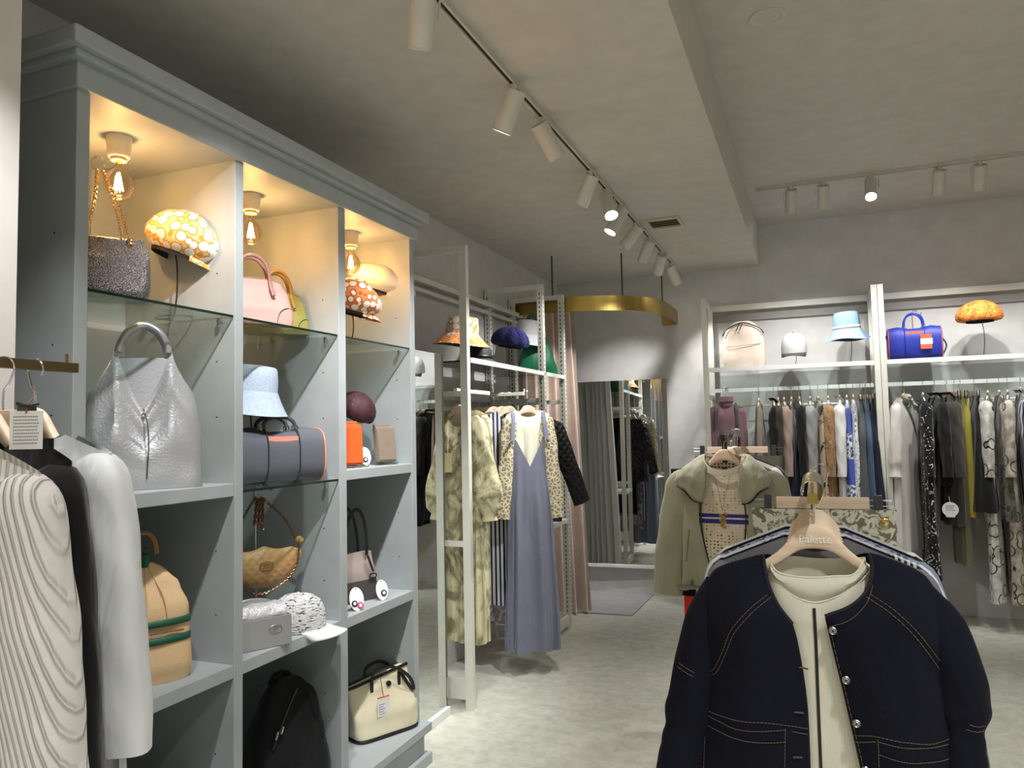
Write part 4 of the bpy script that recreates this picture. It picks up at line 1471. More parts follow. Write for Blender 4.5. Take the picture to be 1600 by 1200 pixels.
def hanger(p, rz, label, group, lettering=False, half=.165, hook_r=.021):
    """wooden hanger; local origin is the rail contact under the hook"""
    key = 'w%.2f' % half
    if key in CLOTHES_BAR and not lettering:
        return dup(CLOTHES_BAR[key], p, rz, label, group)
    t = thing('clothes_hanger', label, 'hanger', p, rz, group)
    pts = []
    for i in range(15):
        a = math.radians(200 - 15.0 * i * 1.0)
        pts.append((hook_r * math.cos(a), 0, hook_r * math.sin(a) - .004 + .004))
    pts = [(hook_r * math.cos(math.radians(200 - 14 * i)), 0, hook_r * math.sin(math.radians(200 - 14 * i))) for i in range(16)]
    pts += [(.012, 0, -.024), (.002, 0, -.036), (0, 0, -.05), (0, 0, -.082)]
    G().tube(pts, .0018, 8, up=(0, 1, 0), smooth=44).build('hook', CHROME, t)
    G().sphere(pts[0], .0032, 8, 6).build('hook_tip', CHROME, t)
    k = half / .2
    tp = [(0, -.066), (.018, -.069), (.034, -.081), (.048, -.099), (.066, -.119), (.09, -.138), (.13, -.160), (.17, -.179), (.198, -.194), (.203, -.200)]
    bt = [(0, -.116), (.025, -.119), (.045, -.130), (.062, -.143), (.085, -.158), (.12, -.176), (.16, -.194), (.190, -.205), (.2, -.206)]
    k = 1.0
    tp = [q for q in tp if q[0] < half] + [(half, tp[[q[0] < half for q in tp].index(False)][1])] if half < .2 else tp
    bt = [q for q in bt if q[0] < half] + [(half, bt[[q[0] < half for q in bt].index(False)][1] + .008)] if half < .2 else bt
    T = spline([(x * k, 0, z) for x, z in tp], 22)
    B = spline([(x * k, 0, z) for x, z in bt], 22)
    top = [p_ * V(-1, 1, 1) for p_ in T[::-1]] + T[1:]
    bot = [p_ * V(-1, 1, 1) for p_ in B[::-1]] + B[1:]
    rs = []
    for a, b in zip(top, bot):
        th = .0068 + .004 * (abs(a[0]) / half)
        sh = 0
        c = (a + b) / 2
        h = (a[2] - b[2]) / 2
        rs.append([V(c[0] + (a[0] - b[0]) / 2 * math.sin(q), sh + th * sgnpow(math.cos(q), .6), c[2] + h * sgnpow(math.sin(q), .7)) for q in [2 * PI * i / 16 for i in range(16)]])
    G().rings(rs).build('wooden_body', WOOD, t, angle=50)
    if lettering:
        text('Palette', .0225, mat('white_print', (255, 255, 255), .4), t, (0.001, -.0082, -.1035), name='lettering', extrude=.0006)
    else:
        CLOTHES_BAR[key] = t
    return t


def clip_hanger(p, rz, label, group, half=.15, lettering=False):
    key = 'c%.2f' % half
    if key in CLOTHES_BAR:
        return dup(CLOTHES_BAR[key], p, rz, label, group)
    t = thing('clip_hanger', label, 'hanger', p, rz, group)
    r_ = .021
    pts = [(r_ * math.cos(math.radians(200 - 14 * i)), 0, r_ * math.sin(math.radians(200 - 14 * i))) for i in range(16)]
    pts += [(.012, 0, -.024), (.002, 0, -.036), (0, 0, -.05), (0, 0, -.075)]
    G().tube(pts, .0018, 8, up=(0, 1, 0), smooth=44).build('hook', CHROME, t)
    G().box((-half * .8, -.006, -.105), (half * .8, .006, -.072)).build('wooden_bar', WOOD, t, smooth=False, bevel=.001)
    for s_ in (-1, 1):
        g = G().tube([(s_ * half * .8, 0, -.080), (s_ * half * 1.18, 0, -.080), (s_ * half * 1.18, 0, -.096), (s_ * half * .8, 0, -.096)], .0016, 6)
        g.build('wire_loop', CHROME, t)
        G().box((s_ * half * .95 - .010, -.010, -.128), (s_ * half * .95 + .010, -.006, -.066)).box((s_ * half * .95 - .010, .006, -.128), (s_ * half * .95 + .010, .010, -.066)).build('clip', mat('grey_clip', (70, 72, 74), .35, .4), t, smooth=False)
    CLOTHES_BAR[key] = t
    return t


def clothes(name, label, cat, p, rz, m, W=.19, L=.7, hem=None, th=.03, sleeve=None, gap=None, group=None, seed=1, collar=None, extra=None, sm=None, **kw):
    t = thing(name, label, cat, p, rz, group)
    hem = hem or W
    body = garment_body(W, L, hem, th, gap=gap, seed=seed, **kw).build('body', m, t, angle=80)
    top = kw.get('top', -.115)
    slope = kw.get('slope', .42)
    nk = kw.get('nk', .075)
    if sleeve:
        d = dict(L=.55, ang=.22, r0=.062, r1=.045, bend=.3, flat=.5)
        d.update(sleeve)
        for s_ in (-1, 1):
            sleeve_mesh(W - d['r0'] * .55, top - (W - nk) * slope - d['r0'] * .55, side=s_, seed=seed * 3 + s_, **d).build('sleeve', sm or m, t, angle=80)
    if collar:
        h, r_ = collar
        rows = []
        for j in range(4):
            rows.append([V(nk * 1.02 * math.sin(a) * (1 + .05 * j), .026 * -math.cos(a) * (1 + .3 * j) + .0, top + .004 + h * (j / 3 if j < 3 else .7) - (.05 * max(0, math.cos(a)))) for a in [2 * PI * k / 30 for k in range(30)]])
        G().grid(rows, True).build('collar', r_ or m, t, angle=80)
    return t


def two(a, b, scale, lo=.45, hi=.55, st=(1, 1, 1), dist=1.0):
    return lambda N: N.ramp(N.noise(N.coord(st), scale, 3, .55, dist), [(lo, a), (hi, b)])


def stripes(a, b, scale, axis='X', lo=.5, hi=.54):
    return lambda N: N.ramp(N.wave(N.coord(), scale, axis), [(lo, a), (hi, b)])


def clothpat(name, pat, rough=.8, st=.3):
    return mat(name, (200, 200, 200), rough, 0, pat, (wrinkle(8), st, .02), spec=.25, sheen=.15)


C = {}
C['white'] = cloth('white_cotton', (226, 226, 226))
C['ivory'] = cloth('ivory_knit', (236, 234, 216))
C['black'] = cloth('black_cloth', (16, 16, 19))
C['navy'] = cloth('navy_cloth', (20, 24, 46))
C['mauve'] = cloth('mauve_knit', (128, 98, 108))
C['taupe'] = cloth('taupe_cloth', (148, 136, 128))
C['brown'] = cloth('dark_brown_cloth', (62, 52, 48))
C['roseb'] = cloth('rose_brown_cloth', (164, 142, 132))
C['silver'] = cloth('silver_satin', (150, 152, 156), .35)
C['charcoal'] = cloth('charcoal_brown_cloth', (62, 58, 54))
C['olive'] = cloth('dark_olive_cloth', (64, 62, 44))
C['khaki'] = cloth('khaki_cloth', (120, 118, 92))
C['yellow'] = cloth('mustard_cloth', (176, 164, 58))
C['sage'] = cloth('sage_cloth', (156, 156, 134), .6, st=.5)
C['sage2'] = cloth('dark_sage_cloth', (104, 108, 92), .6, st=.5)
C['denimblue'] = cloth('denim_blue', (66, 88, 112))
C['darkgrey'] = cloth('dark_grey_cloth', (78, 82, 82))
C['pale'] = cloth('pale_grey_cloth', (206, 202, 198))
C['lavender'] = cloth('lavender_grey_cloth', (126, 130, 150), .75, st=.25)
C['teal'] = cloth('teal_cloth', (76, 118, 116))
C['leopard'] = clothpat('leopard_print', lambda N: N.ramp(N.voro(N.coord(), 60, 'F1'), [(0, (196, 160, 112)), (.25, (196, 160, 112)), (.33, (86, 62, 44)), (.45, (150, 118, 84)), (1, (176, 142, 100))]))
C['abstract'] = clothpat('beige_black_shapes', two((20, 20, 24), (196, 176, 150), 6, .42, .44, (1, 1, 1.6)))
C['dash'] = clothpat('black_white_dashes', lambda N: N.ramp(N.noise(N.coord((1, 1, 1)), 24, 1, .3, 2.5), [(0, (18, 18, 20)), (.65, (18, 18, 20)), (.67, (222, 222, 218)), (1, (222, 222, 218))]))
C['bluepr'] = clothpat('blue_border_print', lambda N: (lambda sep: (N.l(N.coord(), sep.inputs[0]), N.mix(N.ramp(N.math('FRACT', N.math('MULTIPLY', sep.outputs[2], 2.6)), [(0, (0, 0, 0)), (.5, (255, 255, 255))], True), (78, 96, 186), N.ramp(N.noise(N.coord(), 45, 3), [(.45, (60, 72, 130)), (.52, (222, 226, 232))])))[1])(N.n('ShaderNodeSeparateXYZ')))
C['speck'] = clothpat('white_speckled', two((120, 130, 150), (232, 234, 236), 60, .40, .46))
C['floralg'] = clothpat('white_grey_floral', two((150, 146, 136), (214, 210, 200), 12, .42, .55))
C['floralb'] = clothpat('grey_black_floral', lambda N: N.mix(N.ramp(N.voro(N.coord((1, 1, .8)), 11, 'F1'), [(0, (0, 0, 0)), (.30, (0, 0, 0)), (.33, (255, 255, 255)), (.37, (255, 255, 255)), (.40, (0, 0, 0))]), N.ramp(N.noise(N.coord(), 16, 3), [(.4, (146, 138, 124)), (.6, (196, 190, 178))]), (24, 26, 26)))
C['floralw'] = clothpat('white_black_floral', lambda N: N.mix(N.ramp(N.voro(N.coord((1, 1, .8)), 10, 'F1'), [(0, (0, 0, 0)), (.33, (0, 0, 0)), (.36, (255, 255, 255)), (.39, (255, 255, 255)), (.42, (0, 0, 0))]), N.ramp(N.noise(N.coord(), 14, 3), [(.4, (176, 174, 166)), (.6, (216, 214, 208))]), (24, 26, 26)))
C['darkfl'] = clothpat('dark_green_grey_floral', two((62, 62, 52), (120, 116, 100), 22, .4, .6))
C['olivefl'] = mat('pale_olive_floral', (190, 186, 140), .5, 0, two((138, 132, 98), (216, 210, 172), 5.5, .40, .56, (1, 1, .8), 2.2), (wrinkle(10), .4, .02), sheen=.2)
C['purplefl'] = clothpat('grey_lilac_floral', two((112, 102, 104), (186, 180, 190), 9, .4, .6, (1, 1, 1), 2))
C['stripe'] = clothpat('navy_white_stripe', stripes((28, 30, 62), (206, 208, 214), 12, 'X', .40, .46))
C['lacec'] = mat('cream_lace', (214, 204, 172), .8, 0, lambda N: N.ramp(N.voro(N.coord(), 42, 'DISTANCE_TO_EDGE'), [(0, (232, 224, 196)), (.10, (226, 216, 186)), (.16, (150, 142, 112)), (1, (172, 164, 132))]), (lambda N: N.voro(N.coord(), 42, 'DISTANCE_TO_EDGE'), .8, .004))
C['lacew'] = mat('white_lace', (230, 230, 234), .8, 0, lambda N: N.ramp(N.noise(N.coord(), 70, 3), [(.38, (170, 172, 186)), (.46, (236, 236, 240))]), (lambda N: N.noise(N.coord(), 90, 3), .7, .004))
C['laceb'] = mat('blue_lace', (140, 152, 176), .8, 0, lambda N: N.ramp(N.voro(N.coord(), 60, 'DISTANCE_TO_EDGE'), [(0, (176, 188, 212)), (.12, (150, 164, 192)), (.18, (80, 94, 128)), (1, (118, 132, 162))]), (lambda N: N.voro(N.coord(), 60, 'DISTANCE_TO_EDGE'), .6, .003))
C['quilt'] = mat('black_quilted', (22, 22, 28), .6, 0, None, (lambda N: N.math('MAXIMUM', N.wave(N.coord((1, 1, 1), (0, .78, 0)), 8, 'X'), N.wave(N.coord((1, 1, 1), (0, -.78, 0)), 8, 'X')), 1.0, .012))
C['bluecloth'] = cloth('powder_blue_cloth', (128, 148, 172))
C['greyrib'] = mat('grey_rib_knit', (128, 130, 136), .9, 0, None, (lambda N: N.wave(N.coord(), 90, 'X'), .5, .003))
C['paisley'] = clothpat('green_white_paisley', two((112, 112, 92), (206, 206, 190), 38, .44, .52, (1, 1, 1), 1.5))

# ---------------------------------------------------------------- back wall racks
t = None
for k, (x0, x1, lab) in enumerate(((-.80, .462, 'left white wall rack bay with hat shelf on the back wall'), (.505, 1.95, 'right white wall rack bay with hat shelf on the back wall'))):
    cx = (x0 + x1) / 2
    t = thing('wall_rack', lab, 'clothes rack', (cx, RY, 0), 0, 'white racks on the back wall')
    o_ = V(cx, RY, 0)
    for xx in (x0, x1):
        for y0, nm in ((RY, 'front'), (6.64, 'rear')):
            po = G().box(V(xx - .02, y0, 0) - o_, V(xx + .02, y0 + .04, 2.54) - o_).build('post', WHITE_METAL, t, smooth=False, bevel=.001)
        for z in (2.505, 1.72, .88, .06):
            G().box(V(xx - .012, RY + .04, z) - o_, V(xx + .012, 6.64, z + .035) - o_).build('rung', WHITE_METAL, t, smooth=False)
    G().box(V(x0 + .02, 6.655, 2.485) - o_, V(x1 - .02, 6.70, 2.535) - o_).build('top_rail', WHITE_METAL, t, smooth=False)
    G().box(V(x0 + .02, 6.69, 2.40) - o_, V(x1 - .02, 6.705, 2.46) - o_).build('back_rail', mat('grey_rail', (150, 148, 142), .6), t, smooth=False)
    G().box(V(x0 + .02, RY + .004, ZS - .030) - o_, V(x1 - .02, RY + .014, ZS + .004) - o_).build('shelf_rail', WHITE, t, smooth=False)
    G().box(V(x0 + .02, RY + .015, ZS - .010) - o_, V(x1 - .02, 6.69, ZS - .001) - o_).build('glass_shelf', GLASS, t, smooth=False)
    G().box(V(x0 + .02, 6.40, 1.772) - o_, V(x1 - .02, 6.415, 1.802) - o_).build('hanging_rail', WHITE, t, smooth=False)
    G().tube([V(x0 + .02, 6.62, 1.66) - o_, V(x1 - .02, 6.62, 1.66) - o_], .004, 6).build('tie_rod', STEEL, t)
RZ = 1.802
RYR = 6.408
# px of hanger, material key, kind, length, sleeve, short description
rackA = [
    (1185, 'taupe', 'top', .62, 0, 'taupe sleeveless top'),
    (1208, 'black', 'jacket', .72, 1, 'black jacket with white lining'),
    (1215, 'brown', 'top', .60, 1, 'dark brown top'),
    (1224, 'roseb', 'top', .58, 1, 'rose brown blouse'),
    (1236, 'navy', 'dress', 1.05, 0, 'navy dress with a row of pearl buttons'),
    (1248, 'black', 'dress', 1.10, 1, 'plain black long dress'),
    (1265, 'silver', 'top', .70, 1, 'silver grey satin blouse'),
    (1277, 'abstract', 'dress', 1.0, 0, 'beige dress with black shapes'),
    (1293, 'leopard', 'dress', 1.05, 1, 'tan leopard print dress'),
    (1311, 'white', 'shirt', .78, 1, 'white long shirt'),
    (1322, 'bluepr', 'dress', 1.1, 0, 'blue and white border print dress'),
    (1332, 'speck', 'dress', 1.1, 0, 'white speckled dress'),
    (1343, 'darkgrey', 'dress', 1.0, 0, 'dark grey skirt'),
    (1351, 'denimblue', 'dress', 1.12, 0, 'slate blue denim skirt'),
    (1359, 'navy', 'dress', 1.08, 0, 'navy skirt beside the post'),
]
rackB = [
    (1412, 'pale', 'shirtdress', 1.15, 1, 'pale grey long shirt dress'),
    (1441, 'dash', 'dress', 1.35, 1, 'black dress with white dashes'),
    (1459, 'black', 'jacket', .66, 1, 'black short jacket'),
    (1478, 'charcoal', 'coat', .95, 1, 'charcoal brown coat'),
    (1490, 'khaki', 'pants', 1.35, 0, 'khaki trousers'),
    (1499, 'yellow', 'pants', 1.0, 0, 'mustard yellow trousers'),
    (1521, 'black', 'skirt', .95, 0, 'long flared black skirt'),
    (1543, 'floralw', 'dress', 1.48, 1, 'white floral dress with black outlines'),
    (1560, 'darkfl', 'dress', .9, 0, 'dark grey-green floral top'),
    (1574, 'floralb', 'dress', 1.48, 1, 'grey floral dress with black outlines'),
    (1594, 'stripe', 'shirt', .8, 1, 'white and navy striped shirt'),
    (1612, 'floralg', 'dress', 1.3, 1, 'grey-white floral dress at the photo edge'),
]
for bay, rows_ in (('left', rackA), ('right', rackB)):
    gname = 'clothes on the %s bay of the back wall rack' % bay
    hname = 'hangers on the %s bay of the back wall rack' % bay
    for k, (px, key, kind, L, slv, desc) in enumerate(rows_):
        x = at(px, 602, y=RYR)[0]
        rnd = random.Random(k * 7 + (3 if bay == 'left' else 90))
        rz = math.radians(90 + rnd.uniform(-4, 9))
        if key in ('pale', 'floralw', 'floralb'):
            rz = math.radians({'pale': 62, 'floralw': 74, 'floralb': 76}[key])
        P = V(x, RYR, RZ)
        zz = .001 + rnd.uniform(0, .001)
        clip = kind in ('pants', 'skirt') or desc.endswith('skirt') or 'skirt beside' in desc
        if clip:
            clip_hanger(P + V(0, 0, zz - .019), rz, 'clip hanger holding the ' + desc, hname, .14)
            if kind == 'pants':
                t = thing('trousers', desc + ' folded over a clip hanger on the back wall rack', 'trousers', P, rz, gname)
                for s_ in (-1, 1):
                    garment_body(.07, L - .12, .075, .022, nk=.001, slope=0, top=-.125, folds=(4, .004), seed=k + 5, nu=40, dth=[(0, .012), (.2, .03), (1, .03)]).build('leg', C[key], t, angle=80).location = (s_ * .055, s_ * .008, 0)
            else:
                clothes('skirt', desc + ' on a clip hanger on the back wall rack', 'skirt', P, rz, C[key], W=.14, L=L - .12, hem=.27, th=.075 if kind == 'skirt' else .05, nk=.001, slope=0, top=-.125, folds=(9, .012), seed=k + 30, group=gname, dth=[(0, .012), (.2, .035), (1, .085 if kind == 'skirt' else .05)])
            continue
        hanger(P + V(0, 0, zz - .019), rz, 'pale wooden hanger carrying the ' + desc, hname)
        sl = dict(L=.52, ang=.16, r0=.062, r1=.042, bend=.2, flat=.75, wr=.10) if slv else None
        if key == 'pale':
            sl = dict(L=.52, ang=.16, r0=.065, r1=.05, bend=.2, flat=.9, puff=[(0, .045), (.8, .052), (.9, .04), (.93, .04), (1, .05)])
        c_ = clothes('dress' if 'dress' in kind else kind if kind in ('jacket', 'coat', 'shirt') else 'blouse', desc + ' on the back wall rack, %s bay' % bay,
                     {'dress': 'dress', 'shirtdress': 'dress', 'jacket': 'jacket', 'coat': 'coat', 'shirt': 'shirt', 'top': 'top'}[kind],
                     P, rz, C[key], W=.195, L=L, hem=.24 if 'dress' in kind else .2, th=.05 if L > .85 else .038, sleeve=sl, group=gname, seed=k + 11, nk=.085, collar=(.03, None) if kind in ('shirt', 'shirtdress', 'coat', 'jacket') else None, folds=(8, .010), dth=[(0, .012), (.1, .024), (.5, .034), (1, .042 if L > .85 else .034)])
        if 'pearl' in desc:
            g = G()
            for z in (-.20, -.25, -.30, -.36):
                g.sphere((.15, -.05, z), .006, 8, 6)
            g.build('pearl_buttons', PAPER, c_)
# mauve turtleneck on a face-out hook
P = V(at(1133, 612, y=6.30)[0], 6.33, RZ - .01)
hanger(P, math.radians(8), 'pale wooden hanger carrying the mauve turtleneck', 'hangers on the left bay of the back wall rack', half=.105)
t = clothes('turtleneck', 'mauve turtleneck under dark grey pinafore straps, facing the shop', 'sweater', P, math.radians(8), C['mauve'], W=.135, L=.8, hem=.15, th=.05, sleeve=dict(L=.5, ang=.08, r0=.05, r1=.035, bend=.2), seed=77, nk=.05, nkd=.01)
G().lathe([(.045, -.135), (.05, -.09), (.052, -.06), (.056, -.085), (.058, -.10)], 24, fn=lambda q, a, r_, z: V(q[0] * 1.1, q[1] * .8, q[2])).build('roll_neck', C['mauve'], t)
for s_ in (-1, 1):
    G().tube([(s_ * .07, 0.0, -.118), (s_ * .078, -.035, -.16), (s_ * .085, -.052, -.3)], .012, 6, flat=.2, up=(0, 1, 0), smooth=10).build('pinafore_strap', C['darkgrey'], t)
garment_body(.10, .7, .15, .056, nk=.001, slope=0, top=-.29, seed=12).build('pinafore', C['darkgrey'], t)
# face-out hook arm and extras
g = thing('rail_hook', 'small white double hook on the left bay rail', 'hook', (P[0], 6.40, RZ))
G().tube([(0, 0, 0), (0, -.08, 0)], .006, 8).build('arm', WHITE, g)
G().sphere((0, -.085, .004), .010, 10, 8).build('knob', WHITE, g)
# s-hook
x = at(1521, 610, y=RYR)[0]
# big round care tag
q = at(1485, 796, y=6.12)
t = thing('round_tag', 'round white paper tag hanging among the black skirts on the back wall rack', 'tag', q, 0)
G().tube([(0, 0, 0), (0, .0015, 0)], .052, 28, up=(1, 0, 0)).build('disc', PAPER, t)
G().box((-.028, -.001, -.055), (.028, 0, -.01)).build('label_block', WHITE, t, smooth=False)
g = G()
for k in range(6):
    g.box((-.03, -.0008, .025 - k * .011), (.03 - (k % 3) * .006, 0, .029 - k * .011))
g.build('printed_lines', mat('grey_print', (150, 150, 155), .6), t, smooth=False)
G().tube([(0, 0.0, .05), (0, .03, .09)], .001, 5).build('thread', PAPER, t)

# ---------------------------------------------------------------- left wall rack clothes
GL = 'clothes on the left wall rack'
HL = 'hangers on the left wall rack'
ZA = 1.737
# olive floral dress (front of the nearer arm)
def left_item(px, arm, rz, desc, key, L, W=.2, hem=.25, slv=None, kind='dress', dy=0, name=None, **kw):
    P = V(at(px, 615, y=arm)[0], arm + dy, ZA)
    hanger(P + V(0, 0, -.019), rz, 'pale wooden hanger carrying the ' + desc, HL, half=min(.165, W - .03))
    return clothes(name or kind, desc + ' hanging on the left wall rack', kind, P, rz, C[key], W=W, L=L, hem=hem, sleeve=slv, group=GL, seed=int(px), **kw)


R = math.radians
puff = dict(L=.56, ang=.20, r0=.07, r1=.05, bend=.25, flat=.7, puff=[(0, .055), (.3, .062), (.75, .09), (.9, .07), (.94, .04), (1, .048)], wr=.08)
left_item(716, ARM1, R(-8), 'pale olive floral dress with puffed sleeves', 'olivefl', 1.30, W=.155, hem=.165, slv=puff, th=.055, folds=(10, .014), nk=.07, nkd=.10)
Pd = V(at(709, 615, y=ARM1)[0], ARM1, ZA - .06)
tt = thing('paper_tag', 'small cream paper tag hanging on the front of the olive floral dress', 'tag', Pd + V(.0, -.09, -.30), R(6))
G().box((-.022, -.001, -.11), (.022, 0.001, 0)).build('card', mat('cream_card', (222, 208, 160), .7), tt, smooth=False)
G().tube([(0, -.002, -.02), (0, .015, .10)], .001, 5).build('thread', PAPER, tt)
left_item(724, ARM1 + .10, R(4), 'second olive floral blouse behind the puffed dress', 'olivefl', 1.1, W=.15, hem=.15, slv=dict(L=.5, ang=.1, r0=.05, r1=.04), th=.035, dy=.0)
for k, (px, key, L, desc, slv, rz) in enumerate((
        (784, 'purplefl', 1.32, 'grey lilac floral dress', dict(L=.56, ang=.14, r0=.06, r1=.045, flat=.7), 26),
        (795, 'stripe', 1.22, 'navy and white striped dress', dict(L=.60, ang=.16, r0=.06, r1=.045, flat=.7), 28),
        (748, 'black', .9, 'black top with long sleeves', dict(L=.58, ang=.16, r0=.06, r1=.045, flat=.7), 30),
        (760, 'navy', 1.1, 'dark navy dress', None, 32),
        (771, 'black', 1.15, 'long black dress', None, 32))):
    left_item(px, ARM2, R(rz), desc, key, L, W=.18, hem=.17, slv=slv, th=.018, folds=(8, .007))
# lavender pinafore over cream lace blouse at the end of the arm
P = V(at(824, 617, y=ARM2)[0], ARM2, ZA)
rz = R(30)
hanger(P + V(0, 0, -.019), rz, 'pale wooden hanger at the end of the arm carrying the cream lace blouse', HL, half=.125)
t = clothes('lace_blouse', 'cream blouse with open lace sleeves worn under the lavender pinafore', 'blouse', P, rz, C['ivory'], W=.14, L=.50, hem=.085, th=.03, sleeve=dict(L=.62, ang=.12, r0=.058, r1=.055, bend=.2, flat=.6, wr=.1), sm=C['lacec'], group=GL, seed=5, nk=.07, nkd=.045)
t = thing('pinafore_dress', 'long lavender grey pinafore dress with V neck at the end of the left rack', 'dress', P, rz, GL)
garment_body(.118, 1.30, .165, .055, nk=.001, slope=0, top=-.30, folds=(7, .018), seed=9, nu=140, front_cut=lambda x: .17 * max(0, 1 - abs(x) / .085), dth=[(0, .045), (.3, .055), (1, .08)]).build('body', C['lavender'], t, angle=80)
for s_ in (-1, 1):
    G().tube([(s_ * .095, .03, -.20), (s_ * .095, 0.0, -.122), (s_ * .098, -.035, -.18), (s_ * .110, -.056, -.32)], .013, 6, flat=.2, up=(0, 1, 0), smooth=14).build('strap', C['lavender'], t)
    G().tube([(s_ * .11, -.057, -.30), (s_ * .15, -.062, -.335)], .010, 6, flat=.3).build('strap_bow', C['lavender'], t)
P = V(at(832, 640, y=ARM2 + .30)[0], ARM2 + .28, ZA - .02)
t = hanger(P, R(48), 'pale wooden hanger carrying the black quilted jacket', HL)
t = clothes('quilted_jacket', 'black diamond-quilted jacket with its sleeve swinging out at the end of the left rack', 'jacket', P, R(48), C['quilt'], W=.2, L=.72, hem=.21, th=.06, sleeve=dict(L=.56, ang=.42, r0=.075, r1=.062, bend=.1, flat=.6, wr=.03), group=GL, seed=6, nk=.07, folds=(5, .008))


# ================================================================ FOREGROUND STAND WITH THE DENIM JACKET
def resample(pts, n, smooth=True):
    if smooth:
        return spline(pts, n)
    P = [np.array(p, float) for p in pts]
    seg = [np.linalg.norm(P[i + 1] - P[i]) for i in range(len(P) - 1)]
    tot = sum(seg)
    out = []
    for i in range(n):
        d = tot * i / (n - 1)
        k = 0
        while k < len(seg) - 1 and d > seg[k]:
            d -= seg[k]
            k += 1
        out.append(P[k] + (P[k + 1] - P[k]) * min(1, d / seg[k]))
    return out


def coons(top, bottom, left, right, nu=40, nv=60, bulge=0.0, wr=0.0, seed=1, smooth=(1, 1, 1, 1)):
    """patch between four curves, bulging towards -y"""
    c0, c1 = resample(top, nu, smooth[0]), resample(bottom, nu, smooth[1])
    d0, d1 = resample(left, nv, smooth[2]), resample(right, nv, smooth[3])
    rnd = random.Random(seed)
    ph = [rnd.uniform(0, 6.28) for _ in range(6)]
    rows = []
    for j in range(nv):
        v = j / (nv - 1)
        row = []
        for i in range(nu):
            u = i / (nu - 1)
            p = (1 - v) * c0[i] + v * c1[i] + (1 - u) * d0[j] + u * d1[j] - ((1 - u) * (1 - v) * c0[0] + u * (1 - v) * c0[-1] + (1 - u) * v * c1[0] + u * v * c1[-1])
            b = bulge * math.sin(PI * min(1, max(0, u))) ** .7 * (min(1, v * 5)) ** .7
            w = wr * (math.sin(5 * u + 7 * v + ph[0]) + .6 * math.sin(13 * u - 6 * v + ph[1]) + .5 * math.sin(3 * u + 17 * v + ph[2])) * math.sin(PI * u) * min(1, v * 4)
            row.append(p + V(0, -b - w, 0))
        rows.append(row)
    return rows


YD = 1.63
RAILZ = 1.371
xr = at(1269, 765, y=1.60)[0]
ORG = V(xr, YD, RAILZ)


def Q(px, py, dy=0.0):
    p = at(px, py, y=YD + dy)
    return p - ORG


def QL(pts, dy=0.0):
    return [Q(a[0], a[1], dy + (a[2] if len(a) > 2 else 0)) for a in pts]


def surf_y(rows, x, z, off=.0015):
    """y on a patch near (x, z)"""
    best, by, lo = 9, 0, 0
    near = []
    for r in rows:
        for p in r:
            d = (p[0] - x) ** 2 + (p[2] - z) ** 2
            if d < best:
                best, by = d, p[1]
            if d < .0001:
                near.append(p[1])
    if near and min(near) < by - .02:
        by = min(near)
    return by - off


def on(rows, pts, off=.0015, n=30):
    out = []
    for p in spline([(q[0], 0, q[2]) for q in QL(pts)], n):
        out.append(V(p[0], surf_y(rows, p[0], p[2], off), p[2]))
    ys = [p[1] for p in out]
    for i in range(1, len(out) - 1):
        out[i][1] = (ys[i - 1] + ys[i] + ys[i + 1]) / 3
    return out


def dashed(path, r, m, parent, name='stitching', on_=3, off_=1):
    g = G()
    n = len(path)
    P = spline(path, n * 4)
    i = 0
    while i < len(P) - 1:
        seg = P[i:min(i + on_ + 1, len(P))]
        if len(seg) > 1:
            g.tube(seg, r, 5)
        i += on_ + off_
    return g.build(name, m, parent)


t = thing('garment_stand', 'brass clothes stand in the foreground carrying the denim jacket and tops', 'clothes stand', (xr, 1.95, 0))
o_ = V(xr, 1.95, 0)
G().box(V(xr - .0095, YD - .035, RAILZ - .030) - o_, V(xr + .0095, 2.42, RAILZ - .009) - o_).build('top_bar', BRASS, t, smooth=False, bevel=.001)
G().cyl(V(xr, YD - .025, RAILZ - .010) - o_, V(xr, YD - .025, RAILZ + .012) - o_, .0025, 8).build('end_pin', BRASS, t)
G().box(V(xr - .007, YD + .340, 0.03) - o_, V(xr + .007, YD + .354, RAILZ - .030) - o_).build('post', DULLBRASS, t, smooth=False, bevel=.001)
G().box(V(xr - .011, 2.39, 0.03) - o_, V(xr + .011, 2.41, RAILZ - .030) - o_).build('post', BRASS, t, smooth=False, bevel=.001)
for yy in (YD + .347, 2.40):
    G().box(V(xr - .24, yy - .015, 0) - o_, V(xr + .24, yy + .015, .03) - o_).build('foot', BRASS, t, smooth=False, bevel=.002)
HG = 'hangers on the foreground stand'
CG = 'clothes on the foreground stand'
HZ = RAILZ - .0285 + .021
hanger((xr, YD + .012, HZ), R(0), 'foremost pale wooden hanger lettered Palette, carrying the denim jacket', HG, lettering=True)

